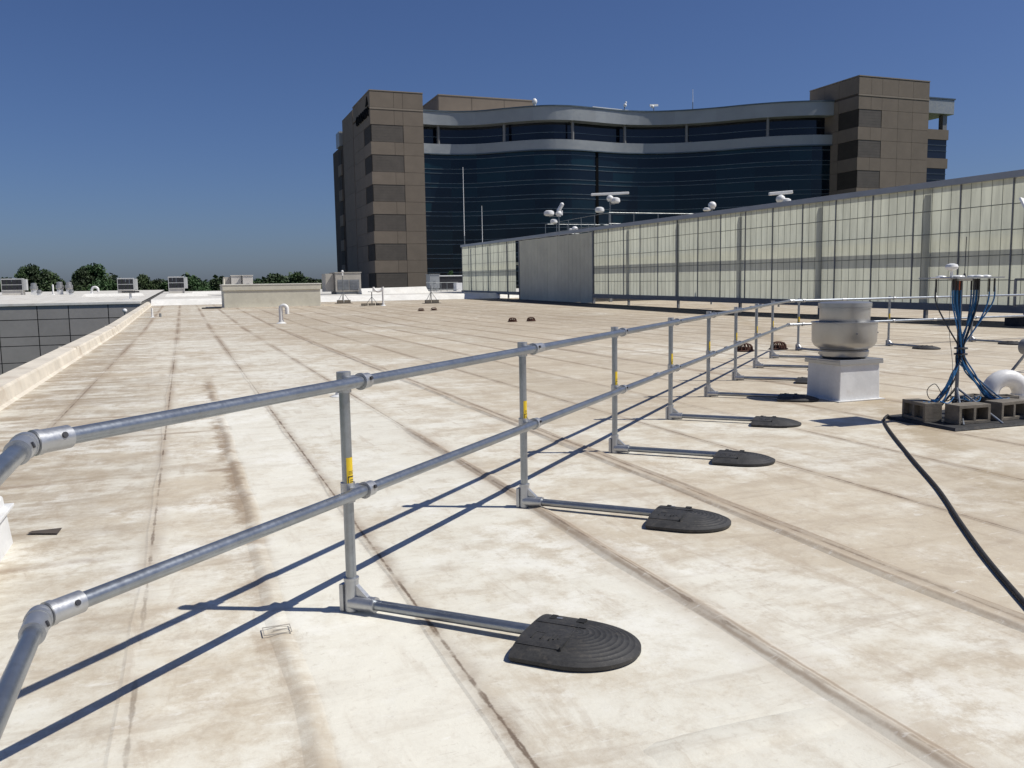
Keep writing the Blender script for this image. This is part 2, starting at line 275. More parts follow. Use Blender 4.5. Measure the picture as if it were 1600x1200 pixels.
# ------------------------------------------------------------------ mesh helpers
class MB:
    def __init__(s): s.v = []; s.f = []; s.mi = []; s.m = 0
    def add(s, vs, fs):
        k = len(s.v); s.v += [tuple(v) for v in vs]; s.f += [tuple(i+k for i in f) for f in fs]; s.mi += [s.m]*len(fs)
        return s
    def box(s, x0, x1, y0, y1, z0, z1):
        v = [(x, y, z) for z in (z0, z1) for y in (y0, y1) for x in (x0, x1)]
        return s.add(v, [(0, 2, 3, 1), (4, 5, 7, 6), (0, 1, 5, 4), (2, 6, 7, 3), (0, 4, 6, 2), (1, 3, 7, 5)])
    def bar(s, p, q, w, h, upv=(0, 0, 1)):
        p, q, upv = Vector(p), Vector(q), Vector(upv); d = (q-p).normalized()
        if abs(d.dot(upv)) > 0.99: upv = Vector((0, 1, 0))
        a = d.cross(upv).normalized()*w/2; b = a.cross(d).normalized()*h/2
        v = [c+e for c in (p, q) for e in (-a-b, a-b, a+b, -a+b)]
        return s.add(v, [(0, 3, 2, 1), (4, 5, 6, 7), (0, 1, 5, 4), (1, 2, 6, 5), (2, 3, 7, 6), (3, 0, 4, 7)])
    def ring(s, c, d, r, n):
        d = Vector(d).normalized(); a = d.cross(Vector((0, 0, 1)) if abs(d.z) < 0.9 else Vector((1, 0, 0))).normalized(); b = d.cross(a)
        return [Vector(c)+r*(math.cos(2*math.pi*i/n)*a+math.sin(2*math.pi*i/n)*b) for i in range(n)]
    def cyl(s, p, q, r, r2=None, n=14, caps=True):
        p, q = Vector(p), Vector(q); r2 = r if r2 is None else r2
        v = s.ring(p, q-p, r, n)+s.ring(q, q-p, r2, n)
        f = [(i, (i+1) % n, n+(i+1) % n, n+i) for i in range(n)]
        if caps: f += [tuple(range(n-1, -1, -1)), tuple(range(n, 2*n))]
        return s.add(v, f)
    def tube(s, pts, r, n=8, caps=True):
        pts = [Vector(p) for p in pts]; v = []; ref = None
        for i, p in enumerate(pts):
            d = (pts[min(i+1, len(pts)-1)]-pts[max(i-1, 0)]).normalized()
            if ref is None: ref = d.cross(Vector((0, 0, 1)) if abs(d.z) < 0.9 else Vector((1, 0, 0))).normalized()
            else: ref = (ref-d*ref.dot(d)).normalized()
            b = d.cross(ref)
            v += [p+r*(math.cos(2*math.pi*k/n)*ref+math.sin(2*math.pi*k/n)*b) for k in range(n)]
        m = len(pts)
        f = [(i*n+k, i*n+(k+1) % n, (i+1)*n+(k+1) % n, (i+1)*n+k) for i in range(m-1) for k in range(n)]
        if caps: f += [tuple(range(n-1, -1, -1)), tuple(range((m-1)*n, m*n))]
        return s.add(v, f)
    def lathe(s, prof, c=(0, 0, 0), n=32):
        v = []; f = []
        for r, z in prof:
            for i in range(n):
                a = 2*math.pi*i/n; v.append((c[0]+r*math.cos(a), c[1]+r*math.sin(a), c[2]+z))
        for j in range(len(prof)-1):
            for i in range(n):
                f.append((j*n+i, j*n+(i+1) % n, (j+1)*n+(i+1) % n, (j+1)*n+i))
        f.append(tuple(range(n-1, -1, -1))); f.append(tuple(range((len(prof)-1)*n, len(prof)*n)))
        return s.add(v, f)
    def ball(s, c, r, sz=1.0, n=14, m=8):
        return s.lathe([(max(0.0005, r*math.sin(math.pi*j/m)), -r*sz*math.cos(math.pi*j/m)) for j in range(m+1)], c, n)
    def strip(s, pts, z0, z1, off=0.0, thick=0.1, full=None, i0=0):
        """vertical curved slab that follows a plan polyline; off/thick measured to the back"""
        n = len(pts); v = []
        for i in range(n):
            q_ = full or pts; k_ = i+(i0 if full else 0)
            a = Vector(q_[max(k_-1, 0)]); b = Vector(q_[min(k_+1, len(q_)-1)]); d = (b-a).normalized(); nb = Vector((-d.y, d.x))
            p = Vector(pts[i]); o = p+nb*off; q = p+nb*(off+thick)
            v += [(o.x, o.y, z0), (o.x, o.y, z1), (q.x, q.y, z1), (q.x, q.y, z0)]
        f = []
        for i in range(n-1):
            k, l = 4*i, 4*i+4
            f += [(k, l, l+1, k+1), (k+1, l+1, l+2, k+2), (k+2, l+2, l+3, k+3), (k+3, l+3, l, k)]
        f += [(0, 1, 2, 3), (4*n-4, 4*n-1, 4*n-2, 4*n-3)]
        return s.add(v, f)
    def mesh(s, name, mats, origin=None, smooth=35):
        me = bpy.data.meshes.new(name); o = Vector(origin) if origin else Vector((0, 0, 0))
        me.from_pydata([Vector(p)-o for p in s.v], [], s.f)
        for m in (mats if isinstance(mats, (list, tuple)) else [mats]): me.materials.append(m)
        me.polygons.foreach_set('material_index', s.mi)
        if smooth:
            me.polygons.foreach_set('use_smooth', [True]*len(me.polygons)); me.set_sharp_from_angle(angle=R(smooth))
        me.update(); return me
    def build(s, name, mats, parent=None, smooth=35, bevel=0.0):
        """links everything collected as one mesh object; coordinates are world, kept relative to the parent"""
        org = wloc(parent) if parent else None
        o = bpy.data.objects.new(name, s.mesh(name, mats, org, smooth)); COL.objects.link(o)
        if parent: o.parent = parent
        if bevel:
            b = o.modifiers.new('bevel', 'BEVEL'); b.width = bevel; b.segments = 2; b.limit_method = 'ANGLE'; b.angle_limit = R(40)
        return o
def wloc(o):
    p = Vector(o.location)
    while o.parent: o = o.parent; p += Vector(o.location)
    return p
def tag(o, label=None, cat=None, group=None, kind=None):
    for k, v in (('label', label), ('category', cat), ('group', group), ('kind', kind)):
        if v: o[k] = v
    return o
def thing(name, loc, label, cat, group=None, rz=0.0):
    o = bpy.data.objects.new(name, None); o.location = loc; o.rotation_euler.z = rz; o.empty_display_size = 0.2
    COL.objects.link(o); return tag(o, label, cat, group)
def obj_from(name, me, parent=None, loc=(0, 0, 0), rz=0.0):
    o = bpy.data.objects.new(name, me); o.location = loc; o.rotation_euler.z = rz
    COL.objects.link(o)
    if parent: o.parent = parent
    return o
def copy_tree(o, parent=None):
    c = o.copy(); COL.objects.link(c); c.parent = parent
    for ch in list(KIDS.get(o.name, [])) or [x for x in o.children]: copy_tree(ch, c)
    return c
KIDS = {}
def slope(y): return max(0.0, 0.0105*(y-35))
def far_z(y): return 0.0105*(y-35)+0.45
def spline(pts, k=8):
    pts = [Vector(p) for p in pts]; out = []
    for i in range(len(pts)-1):
        p0 = pts[max(i-1, 0)]; p1 = pts[i]; p2 = pts[i+1]; p3 = pts[min(i+2, len(pts)-1)]
        for j in range(k):
            t = j/k
            out.append(0.5*((2*p1)+(p2-p0)*t+(2*p0-5*p1+4*p2-p3)*t*t+(3*p1-p0-3*p2+p3)*t**3))
    out.append(pts[-1]); return out

# ================================================================== SETTING
g = MB(); g.add([(-3000, -3000, -8), (3000, -3000, -8), (3000, 3000, -8), (-3000, 3000, -8)], [(0, 1, 2, 3)])
tag(g.build('ground', M['grass'], smooth=0), kind='structure')
g = MB(); g.box(-60, 130, 124, 124.02, -7.99, -7.985); g.v = []; g.f = []; g.mi = []
g.add([(-90, 126, -7.99), (22, 126, -7.99), (22, 140, -7.99), (-90, 140, -7.99)], [(0, 1, 2, 3)])
tag(g.build('road', M['asphalt'], smooth=0), kind='structure')

roof = MB(); roof.box(-2.66, 62, -14, 71.9, -8, -0.03)
for x0, x1, y0, y1 in ((-2.3, 62, 35, 71.9),):     # roof deck rising to the far step
    roof.add([(x0, y0, -0.02), (x1, y0, -0.02), (x1, y1, slope(y1)-0.02), (x0, y1, slope(y1)-0.02)], [(0, 1, 2, 3)])
roof = tag(roof.build('roof', M['parapet'], smooth=0), kind='structure')
# membrane sheets, lapped like shingles: the left edge of each lies on its neighbour
def wob(x, y): return 0.010*math.sin(y*1.9+x*7)+0.007*math.sin(y*4.3+x*3)+0.012*math.sin(y*0.55+x*11)
def sheet(x0, x1, y0, y1, lift):
    b = MB(); ys = [y0]; v = []; t = 0.005
    while ys[-1] < min(y1, 22)-0.6: ys.append(max(ys[-1], 0.5)+0.4 if ys[-1] >= 0.5 else min(0.5, y1-0.01))
    ys += [y for y in (35.0,) if ys[-1] < y < y1]+[y1]
    for y in ys:
        z = slope(y); w = wob(x0, y) if lift else 0
        v += [(x0-0.050+w, y, z-0.001), (x0-0.032+w, y, z+lift), (x0+0.25, y, z+lift*0.25), (x1, y, z), (x1, y, z-0.02), (x0-0.03+w, y, z-0.02)]
    n = len(ys); f = []
    for i in range(n-1):
        k, l = 6*i, 6*i+6
        f += [(k, k+1, l+1, l), (k+1, k+2, l+2, l+1), (k+2, k+3, l+3, l+2), (k+3, k+4, l+4, l+3), (k, l, l+5, k+5)]
    f += [(0, 5, 4, 3, 2, 1), (6*n-6, 6*n-5, 6*n-4, 6*n-3, 6*n-2, 6*n-1)]
    b.add(v, f); return b
xs = [-2.3, -1.44]+[-0.25+1.19*k for k in range(0, 24)]+[28.5, 62]
for i in range(len(xs)-1):
    x0, x1 = xs[i], xs[i+1]
    cuts = {0: [7.6, 20.8], 1: [7.5, 16.2], 2: [7.4, 14.7, 20.0], 3: [2.25, 11.2, 26], 4: [31]}.get(i, [rnd.uniform(4, 14), rnd.uniform(20, 34), rnd.uniform(44, 60)])
    ys = [-14]+cuts+[71.9]
    for j in range(len(ys)-1):
        sheet(x0, x1, ys[j], ys[j+1], 0.0032 if i else 0.0).build('membrane_sheet', M['roof'], roof, smooth=0)
# welded cover strips that stand up as twin ridges along some laps
def cover(x, y0, y1, w=0.10, h=0.013, twin=True):
    b = MB(); n = max(2, int((y1-y0)/0.22)); v = []; f = []; q = random.Random(int(x*100)); hh = h
    for i in range(n+1):
        y = y0+(y1-y0)*i/n; z = slope(y); j = x+1.3*wob(x, y); hh = 0.7*hh+0.3*h*q.uniform(0.5, 1.5); ef = min(1.0, i/3, (n-i)/3)
        pr = [(-w/2-0.055, 0.0), (-w/2-0.015, hh*0.8), (-w/2+0.005, hh), (-w/4, hh*0.62), (w/4, hh*0.62), (w/2-0.005, hh), (w/2+0.015, hh*0.8), (w/2+0.055, 0.0)] if twin else \
             [(-w/2-0.055, 0.0), (-w/2, hh*0.6), (-w/4, hh*0.92), (-0.005, hh), (0.005, hh), (w/4, hh*0.92), (w/2, hh*0.6), (w/2+0.055, 0.0)]
        v += [(j+a, y, z+(0.0034 if k_ not in (0, 7) else -0.004)*(1 if ef else -1)+c*ef) for k_, (a, c) in enumerate(pr)]
    for i in range(n):
        for k in range(7): f.append((8*i+k, 8*i+k+1, 8*i+8+k+1, 8*i+8+k))
    b.add(v, f); return b
cover(3.30, 1.0, 30).build('seam_strip', M['roof'], roof, smooth=60)
cover(2.13, 1.0, 9.0, 0.05, 0.013, False).build('seam_strip', M['roof'], roof, smooth=60)
cover(0.33, 1.0, 14.6, 0.04, 0.004, False).build('seam_strip', M['roof'], roof, smooth=60)
cover(8.1, 14, 44, 0.10, 0.006).build('seam_strip', M['roof'], roof, smooth=60)
b = MB(); v = []; f = []
for i in range(9):
    x = 1.25+0.82*i/8; y = 2.25+0.006*math.sin(5*x); ef = min(1.0, i/2, (8-i)/2); v += [(x, y+a_, (0.0034 if c_ else -0.004)+c_*ef-(0.008 if not ef else 0)) for a_, c_ in ((-0.09, 0), (-0.045, 0.011), (0, 0.006), (0.045, 0.011), (0.09, 0))]
for i in range(8):
    for k in range(4): f.append((5*i+k, 5*i+5+k, 5*i+6+k, 5*i+k+1))
b.add(v, f); b.build('seam_strip', M['roof'], roof, smooth=60)
# low parapet along the left edge
pp = MB(); v = []; f = []
prof = [(-2.25, 0.0), (-2.30, 0.03), (-2.335, 0.20), (-2.36, 0.235), (-2.66, 0.255), (-2.70, 0.22), (-2.70, -0.6)]
ysp = [-14, 0, 8, 16, 24, 35, 48, 60, 74.2]
for y in ysp: v += [(x, y, slope(y)+z) for x, z in prof]
for i in range(len(ysp)-1):
    for k in range(6): f.append((7*i+k, 7*i+7+k, 7*i+7+k+1, 7*i+k+1))
f += [tuple(range(7)), tuple(range(7*len(ysp)-1, 7*len(ysp)-8, -1))]
pp.add(v, f); parapet = tag(pp.build('parapet_wall', M['parapet'], smooth=0), 'low cream parapet running along the left edge of the big roof', 'parapet')
for y in (9.5, 22, 34.5, 47, 59.5):      # coping joints
    b = MB(); z = slope(y); b.box(-2.708, -2.328, y-0.05, y+0.05, z+0.20, z+0.262); b.build('coping_joint', M['parapet'], parapet, smooth=0, bevel=0.005)

# step up to the brighter roof beyond, and that roof itself
z72, z74 = slope(71.9), far_z(72)
st = MB(); st.add([(-2.3, 71.2, slope(71.2)+0.01), (62, 71.2, slope(71.2)+0.01), (62, 71.9, z74-0.05), (-2.3, 71.9, z74-0.05), (-2.3, 72.0, z74), (62, 72.0, z74), (62, 72.35, z74+0.02), (-2.3, 72.35, z74+0.02), (62, 72.5, z74-0.1), (-2.3, 72.5, z74-0.1)],
       [(0, 1, 2, 3), (3, 2, 5, 4), (4, 5, 6, 7), (7, 6, 8, 9)])
tag(st.build('roof_step', M['white_mem'], smooth=0), kind='structure')
fr = MB()
fr.add([(-2.3, 72.3, far_z(72.3)), (62, 72.3, far_z(72.3)), (62, 99, far_z(99)), (22, 99, far_z(99)), (22, 126, far_z(126)), (-2.3, 126, far_z(126)),
        (-2.3, 72.3, -8), (62, 72.3, -8), (62, 99, -8), (22, 99, -8), (22, 126, -8), (-2.3, 126, -8)],
       [(0, 1, 2, 3, 4, 5), (1, 7, 8, 2), (2, 8, 9, 3), (3, 9, 10, 4), (4, 10, 11, 5), (5, 11, 6, 0)])
tag(fr.build('far_roof', M['far_roof'], smooth=0), kind='structure')

# ================================================================== LEFT WING with grey panel wall
wing = thing('panelled_wing', (-30, 65, 0), 'long low wing at far left with a grey panelled wall and white flat roof', 'building')
b = MB(); zt = far_z(65)
b.add([(-75, 65.12, zt-0.03), (-2.7, 65.12, zt-0.03), (-2.7, 150, far_z(150)), (-75, 150, far_z(150)), (-75, 65.12, -8), (-2.7, 65.12, -8), (-2.7, 150, -8), (-75, 150, -8)],
      [(0, 4, 5, 1), (1, 5, 6, 2), (2, 6, 7, 3), (3, 7, 4, 0)]); b.build('wall', M['wing_joint'], wing, smooth=0)
b = MB(); b.add([(-75, 65.0, zt), (-2.72, 65.0, zt), (-2.72, 150, far_z(150)+0.03), (-75, 150, far_z(150)+0.03)], [(0, 1, 2, 3)]); b.build('flat_roof', M['far_roof'], wing, smooth=0)
b = MB(); b.box(-75, -2.72, 64.93, 65.4, zt-0.12, zt+0.05); b.build('roof_edge', M['white_mem'], wing, smooth=0, bevel=0.01)
colx = [-2.72, -4.81, -7.24, -9.11, -11.4, -13.6, -15.8, -18.0]
rowz = [0.68, -0.27, -1.39, -1.99, -3.1, -4.13, -5.6, -7.9]
pc = {}
for i in range(len(colx)-1):
    for j in range(len(rowz)-1):
        w, h = colx[i]-colx[i+1]-0.06, rowz[j]-rowz[j+1]-0.05
        key = (round(w, 3), round(h, 3))
        if key not in pc: pc[key] = MB().box(0, w, -0.09, 0, 0, h).mesh('wall_panel', M['wing'], smooth=0)
        obj_from('wall_panel', pc[key], wing, (colx[i+1]+0.03+30, 0.1, rowz[j+1]+0.025))

# ================================================================== OFFICE BUILDING
office = thing('office_building', (60, 125, -8), 'big office block with two brown towers and a curving dark glass front', 'building')
OB = Vector((60, 125, -8)); BOXM = {}
def pbox(name, mat, x0, x1, y0, y1, z0, z1, parent=office):
    key = (name, mat, round(x1-x0, 2), round(y1-y0, 2), round(z1-z0, 2))
    if key not in BOXM: BOXM[key] = MB().box(0, x1-x0, 0, y1-y0, 0, z1-z0).mesh(name, M[mat], smooth=0)
    return obj_from(name, BOXM[key], parent, Vector((x0, y0, z0))-wloc(parent))
G = 0.035
LOUV = {}
def louvre(axis, a0, a1, c, z0, z1):
    """bronze louvred window bay as one part: backing with slats"""
    key = (axis, round(a1-a0, 2), round(z1-z0, 2))
    if key not in LOUV:
        m = MB(); w, h = a1-a0, z1-z0; n = 6
        if axis == 'x':
            m.box(0, w, 0.05, 0.09, 0, h)
            for k in range(n): m.box(0.04, w-0.04, 0.043, 0.05, h*(k+0.03)/n, h*(k+0.97)/n)
        else:
            m.box(0.05, 0.09, 0, w, 0, h)
            for k in range(n): m.box(0.043, 0.05, 0.04, w-0.04, h*(k+0.03)/n, h*(k+0.97)/n)
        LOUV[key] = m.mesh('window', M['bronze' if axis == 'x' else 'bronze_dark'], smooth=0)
    loc = (a0, c, z0) if axis == 'x' else (c, a0, z0)
    return obj_from('window', LOUV[key], office, Vector(loc)-OB)
def tower(x0, x1, y0, y1, zt, wz, xw, xs, yw, belt, nfl, ysplit, xr):
    T = 0.12
    MB().box(x0+T, x1-T, y0+T, y1, -8, zt-0.05).build('tower_core', M['stone_joint'], office, smooth=0)
    MB().box(x0-0.05, x1+0.05, y0-0.05, y1, zt-0.05, zt+0.08).build('roof_coping', M['trim'], office, smooth=0)
    MB().box(x0-0.04, x1+0.02, y0-0.05, y0+0.12, belt-0.12, belt+0.12).build('belt_course', M['trim'], office, smooth=0)
    rows = [(belt+0.14, zt-0.08, 'p'), (wz, belt-0.14, 'p')]
    for k in range(nfl):
        z = wz-4.2*k; rows += [(z-2.4, z, 'w'), (z-4.2, z-2.4, 'p')]
    for z0, z1, kind in rows:
        z0 += G/2; z1 -= G/2
        # front face
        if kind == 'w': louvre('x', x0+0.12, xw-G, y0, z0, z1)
        else:
            pbox('wall_panel', 'stone', x0, xs-G, y0, y0+T, z0, z1); pbox('wall_panel', 'stone', xs, xw-G, y0, y0+T, z0, z1)
        e = [xw]+xr+[x1]
        for a, c in zip(e[:-1], e[1:]): pbox('wall_panel', 'stone', a, c-(G if c != x1 else 0), y0, y0+T, z0, z1)
        # left face
        if kind == 'w':
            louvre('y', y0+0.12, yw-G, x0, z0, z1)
        else: pbox('wall_panel', 'stone', x0, x0+T, y0+T+0.002, yw-G, z0, z1)
        e = [yw]+ysplit+[y1]
        for a, c in zip(e[:-1], e[1:]): pbox('wall_panel', 'stone', x0, x0+T, a, c-G, z0, z1)
tower(26.27, 34.02, 125.0, 138.0, 29.3, 24.6, 31.05, 29.75, 129.9, 26.85, 7, [134.0], [])
tower(89.8, 102.6, 99.0, 109.3, 29.75, 25.25, 93.95, 92.0, 103.0, 27.2, 7, [106.0], [96.9, 99.6])
# rear part of the left tower behind a shadow joint
MB().box(27.1, 34.0, 138.0, 139.0, -8, 29.2).build('shadow_joint', M['stone_joint'], office, smooth=0)
MB().box(26.55, 34.0, 139.0, 148.4, -8, 29.25).build('tower_core', M['stone_joint'], office, smooth=0)
for k in range(9):
    z0 = 29.2-4.2*(k+1)
    for a, c in ((139.0, 143.4), (143.4, 148.3)): pbox('wall_panel', 'stone', 26.40, 26.56, a, c-G, z0+G, z0+4.2)
MB().box(25.95, 33, 149.0, 152.2, 25.2, 27.6).build('fascia', M['silver'], office, smooth=0)
MB().box(26.31, 33, 148.41, 158, -8, 25.2).build('rear_core', M['stone_joint'], office, smooth=0)
for k in range(7):
    z = 24.6-4.2*k
    pbox('window', 'bronze_dark', 26.22, 26.3, 149.2, 152.0, z-2.3, z); pbox('spandrel', 'stone', 26.12, 26.3, 149.0, 152.2, z-4.15, z-2.35)
# sign on the left face: letters plus a triangle
def letters(txt, name, h, mat, parent, mtx, depth=0.16, xscale=1.0):
    cu = bpy.data.curves.new(name, 'FONT'); cu.body = txt; cu.size = h/0.7; cu.extrude = depth/2
    cu.align_x = 'LEFT'; cu.space_character = 1.08; cu.offset = h*0.055
    t = bpy.data.objects.new('tmp', cu); COL.objects.link(t)
    dg = bpy.context.evaluated_depsgraph_get(); me = bpy.data.meshes.new_from_object(t.evaluated_get(dg))
    bpy.data.objects.remove(t); me.name = name
    x0 = min(v.co.x for v in me.vertices); x1 = max(v.co.x for v in me.vertices)
    sx = xscale/(x1-x0)
    for v in me.vertices: v.co.x = (v.co.x-x0)*sx
    me.transform(mtx); me.materials.clear(); me.materials.append(M[mat])
    return obj_from(name, me, parent)
# letters read along -Y on the face x = 26.27
mt = Matrix(((0, 0, -1, 26.2), (-1, 0, 0, 135.1), (0, 1, 0, 25.95), (0, 0, 0, 1)))
L = letters('GARMIN', 'sign_letters', 1.22, 'sign', office, Matrix.Translation(-OB) @ mt, xscale=9.2)
b = MB(); b.add([(26.15, 127.7, 27.45), (26.15, 126.1, 27.45), (26.15, 126.75, 28.75), (26.265, 127.7, 27.45), (26.265, 126.1, 27.45), (26.265, 126.75, 28.75)],
                [(0, 1, 2), (5, 4, 3), (0, 3, 4, 1), (1, 4, 5, 2), (2, 5, 3, 0)]); b.build('sign_emblem', M['sign'], office, smooth=0)
# curving front
plan = [(30.5, 125.9), (34.8, 126.5), (37.3, 126.5), (39.9, 126.1), (42.7, 124.7), (45.4, 122.3), (48.3, 119.9), (50.8, 118.4), (53.1, 117.8), (55.1, 117.7), (58.4, 118.1), (61.2, 118.5), (63.9, 118.6), (67.9, 117.9), (71.9, 115.9), (75.8, 112.9), (79.0, 109.7), (82.4, 107.0), (85.4, 105.3), (87.4, 104.5), (89.78, 103.9)]
curve = [(p.x, p.y) for p in spline([(x, y, 0) for x, y in plan], 4)]
NC = len(curve)
def seg(i0, i1): return curve[i0:i1+1]
bays = list(range(0, NC, 5)); bays[-1] = NC-1 if NC-1-bays[-1] < 3 else bays[-1]
if bays[-1] != NC-1: bays.append(NC-1)
for a, c in zip(bays[:-1], bays[1:]):
    MB().strip(seg(a, c), 25.25, 27.15, 0.0, 2.6, curve, a).build('fascia_panel', M['silver'], office)
    MB().strip(seg(a, c), 21.15, 22.55, 0.25, 2.0, curve, a).build('band_panel', M['silver'], office)
    g1 = MB().strip(seg(a, c), 22.56, 25.24, 1.9, 0.1, curve, a).build('window', M['glass_dark'], office)
MB().strip(curve, 27.15, 27.33, -0.12, 2.9).build('roof_edge', M['mullion'], office)
MB().strip(curve, 21.0, 21.15, 0.15, 1.6).build('band_edge', M['mullion'], office)
MB().strip(curve, 23.75, 23.85, 1.82, 0.08).build('mullion', M['mullion'], office)
cum = [0.0]
for i in range(1, NC): cum.append(cum[-1]+(Vector(curve[i])-Vector(curve[i-1])).length)
def on_curve(x):
    for i in range(NC-1):
        if curve[i][0] <= x <= curve[i+1][0]:
            t = (x-curve[i][0])/(curve[i+1][0]-curve[i][0]); return curve[i][1]+t*(curve[i+1][1]-curve[i][1])
    return curve[-1][1]
for x in (36.9, 45.7, 54.8, 63.9, 72.7, 81.6):
    y = on_curve(x)+0.75
    MB().cyl((x, y, 22.55), (x, y, 25.25), 0.22, n=14).build('column', M['column'], office)
lines = [21.0]; k = 0
while lines[-1] > 1.2:
    lines.append(lines[-1]-(0.62 if k % 2 == 0 else 1.48)); k += 1
for i in range(len(lines)-1):
    z1, z0 = lines[i], lines[i+1]
    for a, c in zip(bays[:-1], bays[1:]):
        MB().strip(seg(a, c), z0+0.085, z1-0.005, 0.6, 0.1, curve, a).build('glass_pane', M['glass'], office)
    MB().strip(curve, z0, z0+0.085, 0.53, 0.12).build('mullion', M['mullion'], office)
MB().strip(curve, -8, lines[-1]-0.005, 0.6, 0.1).build('glass_base', M['glass_dark'], office)
xj = 58.9; yj = on_curve(xj)+0.5
MB().box(xj-0.22, xj+0.22, yj, yj+0.2, -8, 21.0).build('dark_joint', M['sign'], office, smooth=0)
# roof slab behind the fascia, penthouse, right wing with open terrace
b = MB(); n = NC; b.add([(x, y+1.0, 27.1) for x, y in curve]+[(89.7, 160, 27.1), (34.1, 160, 27.1)], [tuple(range(n+2))]); b.build('roof_slab', M['white_mem'], office, smooth=0)
MB().box(38.45, 54.7, 132, 150, 27.1, 30.75).build('penthouse', M['stone'], office, smooth=0)
MB().box(38.38, 54.78, 131.93, 150.1, 30.75, 30.9).build('roof_coping', M['trim'], office, smooth=0)
for x in (43.8, 49.2): pbox('panel_joint', 'stone_joint', x, x+0.06, 131.98, 132.0, 27.2, 30.7)
xR0, xR1 = 102.62, 108.7
MB().box(xR0, xR1+0.5, 100.6, 114, 25.75, 27.85).build('fascia_panel', M['silver'], office, smooth=0, bevel=0.05)
MB().box(xR0, xR1+0.62, 100.5, 114, 27.85, 28.05).build('roof_edge', M['mullion'], office, smooth=0)
pbox('terrace_wall', 'glass_dark', xR0, 105.7, 103.2, 112, 23.55, 25.74)
for x, y in ((108.0, 101.5), (108.0, 112.5)): MB().box(x-0.4, x+0.4, y-0.4, y+0.4, 23.55, 25.74).build('column', M['column'], office, smooth=0)
for k in range(7):
    z = 23.55-4.2*k
    MB().box(xR0, xR1, 101, 113.5, z-1.45, z).build('spandrel', M['stone'], office, smooth=0)
    MB().box(xR0, xR1-0.15, 101.2, 113.3, z-4.2, z-1.455).build('window', M['glass_dark'], office, smooth=0)
    for q in (z-2.3, z-3.1): MB().box(xR0, xR1-0.1, 101.12, 101.19, q, q+0.06).build('mullion', M['mullion'], office, smooth=0)

# ================================================================== TRANSLUCENT SCREEN WALL
WX = 26.0; Y0 = 16.4
def wz(y): return 0.33+0.0088*(y-21) if y < 53 else 0.61+0.0088*(y-53)
scr = thing('screen_wall', (WX, Y0, 0), 'long pale translucent panel screen wall standing on posts across the roof', 'wall')
SW = Vector((WX, Y0, 0)); PW = 2.1
ph = 4.22
kal_mesh = MB().add([(0, 0.02, 0), (0, PW-0.02, 0), (0, PW-0.02, ph), (0, 0.02, ph)], [(0, 3, 2, 1)]).mesh('translucent_panel', M['kal'], smooth=0)
gb = MB()
for k in range(1, 5): gb.box(-0.016, -0.0105, PW*k/5-0.009, PW*k/5+0.009, 0.002, ph-0.002)
for k in range(1, 5): gb.box(-0.020, -0.0165, 0.03, PW-0.03, ph*k/5-0.014, ph*k/5+0.014)
grid_mesh = gb.mesh('panel_grid', M['grid'], smooth=0)
mul_mesh = MB().box(-0.045, 0.05, -0.022, 0.022, 0, ph).mesh('mullion', M['frame'], smooth=0)
edges = [82.3-PW*k for k in range(0, 32)]
for y in edges[1:]:
    if y < Y0-0.05: break
    if 53.0 < y+PW/2 < 66.6: continue
    z = wz(y)+0.22
    p = obj_from('translucent_panel', kal_mesh, scr, (0, y-Y0, z)); obj_from('panel_grid', grid_mesh, p)
    obj_from('mullion', mul_mesh, scr, (0, y+PW-Y0, z))
# solid grey infill section
nd = 7; dy = (66.6-53.05)/nd
dm = MB().box(-0.06, 0.04, 0.015, dy-0.015, 0, 4.75)
for k in range(1, 5): dm.box(-0.072, -0.0605, 0.02, dy-0.02, 0.5+0.84*k, 0.525+0.84*k)
for k in (1, 2): dm.box(-0.068, -0.0605, dy*k/3-0.012, dy*k/3+0.012, 0.01, 4.7)
dm = dm.mesh('solid_panel', M['door'], smooth=0)
for k in range(nd):
    y = 53.05+dy*k; obj_from('solid_panel', dm, scr, (0, y-Y0, slope(y)+0.02))
MB().box(WX-0.10, WX+0.08, 52.92, 53.04, slope(53), wz(53)+4.45).build('end_post', M['frame'], scr, smooth=0)
MB().box(WX-0.10, WX+0.08, 66.61, 66.73, slope(66), wz(66)+4.40).build('end_post', M['frame'], scr, smooth=0)
b = MB()
for ya, yb in ((Y0-0.1, 53.0), (53.0, 82.4)):
    b.bar((WX, ya, wz(ya)+4.54), (WX, yb, wz(yb-0.001)+4.54), 0.26, 0.22)
b.build('coping', M['coping'], scr, smooth=0)
b = MB()
for ya, yb in ((Y0-0.1, 52.9), (66.75, 82.4)):
    b.bar((WX-0.02, ya, wz(ya)+0.09), (WX-0.02, yb, wz(yb)+0.09), 0.22, 0.26)
b.build('bottom_rail', M['frame'], scr, smooth=0)
post_m = MB().box(-0.06, 0.06, -0.06, 0.06, -0.05, 0.5).mesh('post', M['steel'], smooth=0)
for y in (18.9, 24.9, 30.7, 36.5, 42.3, 48.1, 69.5, 74.5, 79.5):
    obj_from('post', post_m, scr, (0.02, y-Y0, slope(y)))
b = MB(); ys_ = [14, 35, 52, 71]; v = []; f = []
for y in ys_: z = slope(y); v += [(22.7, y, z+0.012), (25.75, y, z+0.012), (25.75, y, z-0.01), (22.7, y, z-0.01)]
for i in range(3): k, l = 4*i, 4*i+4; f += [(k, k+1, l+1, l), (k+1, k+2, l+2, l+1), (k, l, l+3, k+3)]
b.add(v, f); tag(b.build('shadow_band_strip', M['black'], smooth=0), kind='structure')  # dark strip added to deepen the shadow band along the screen wall
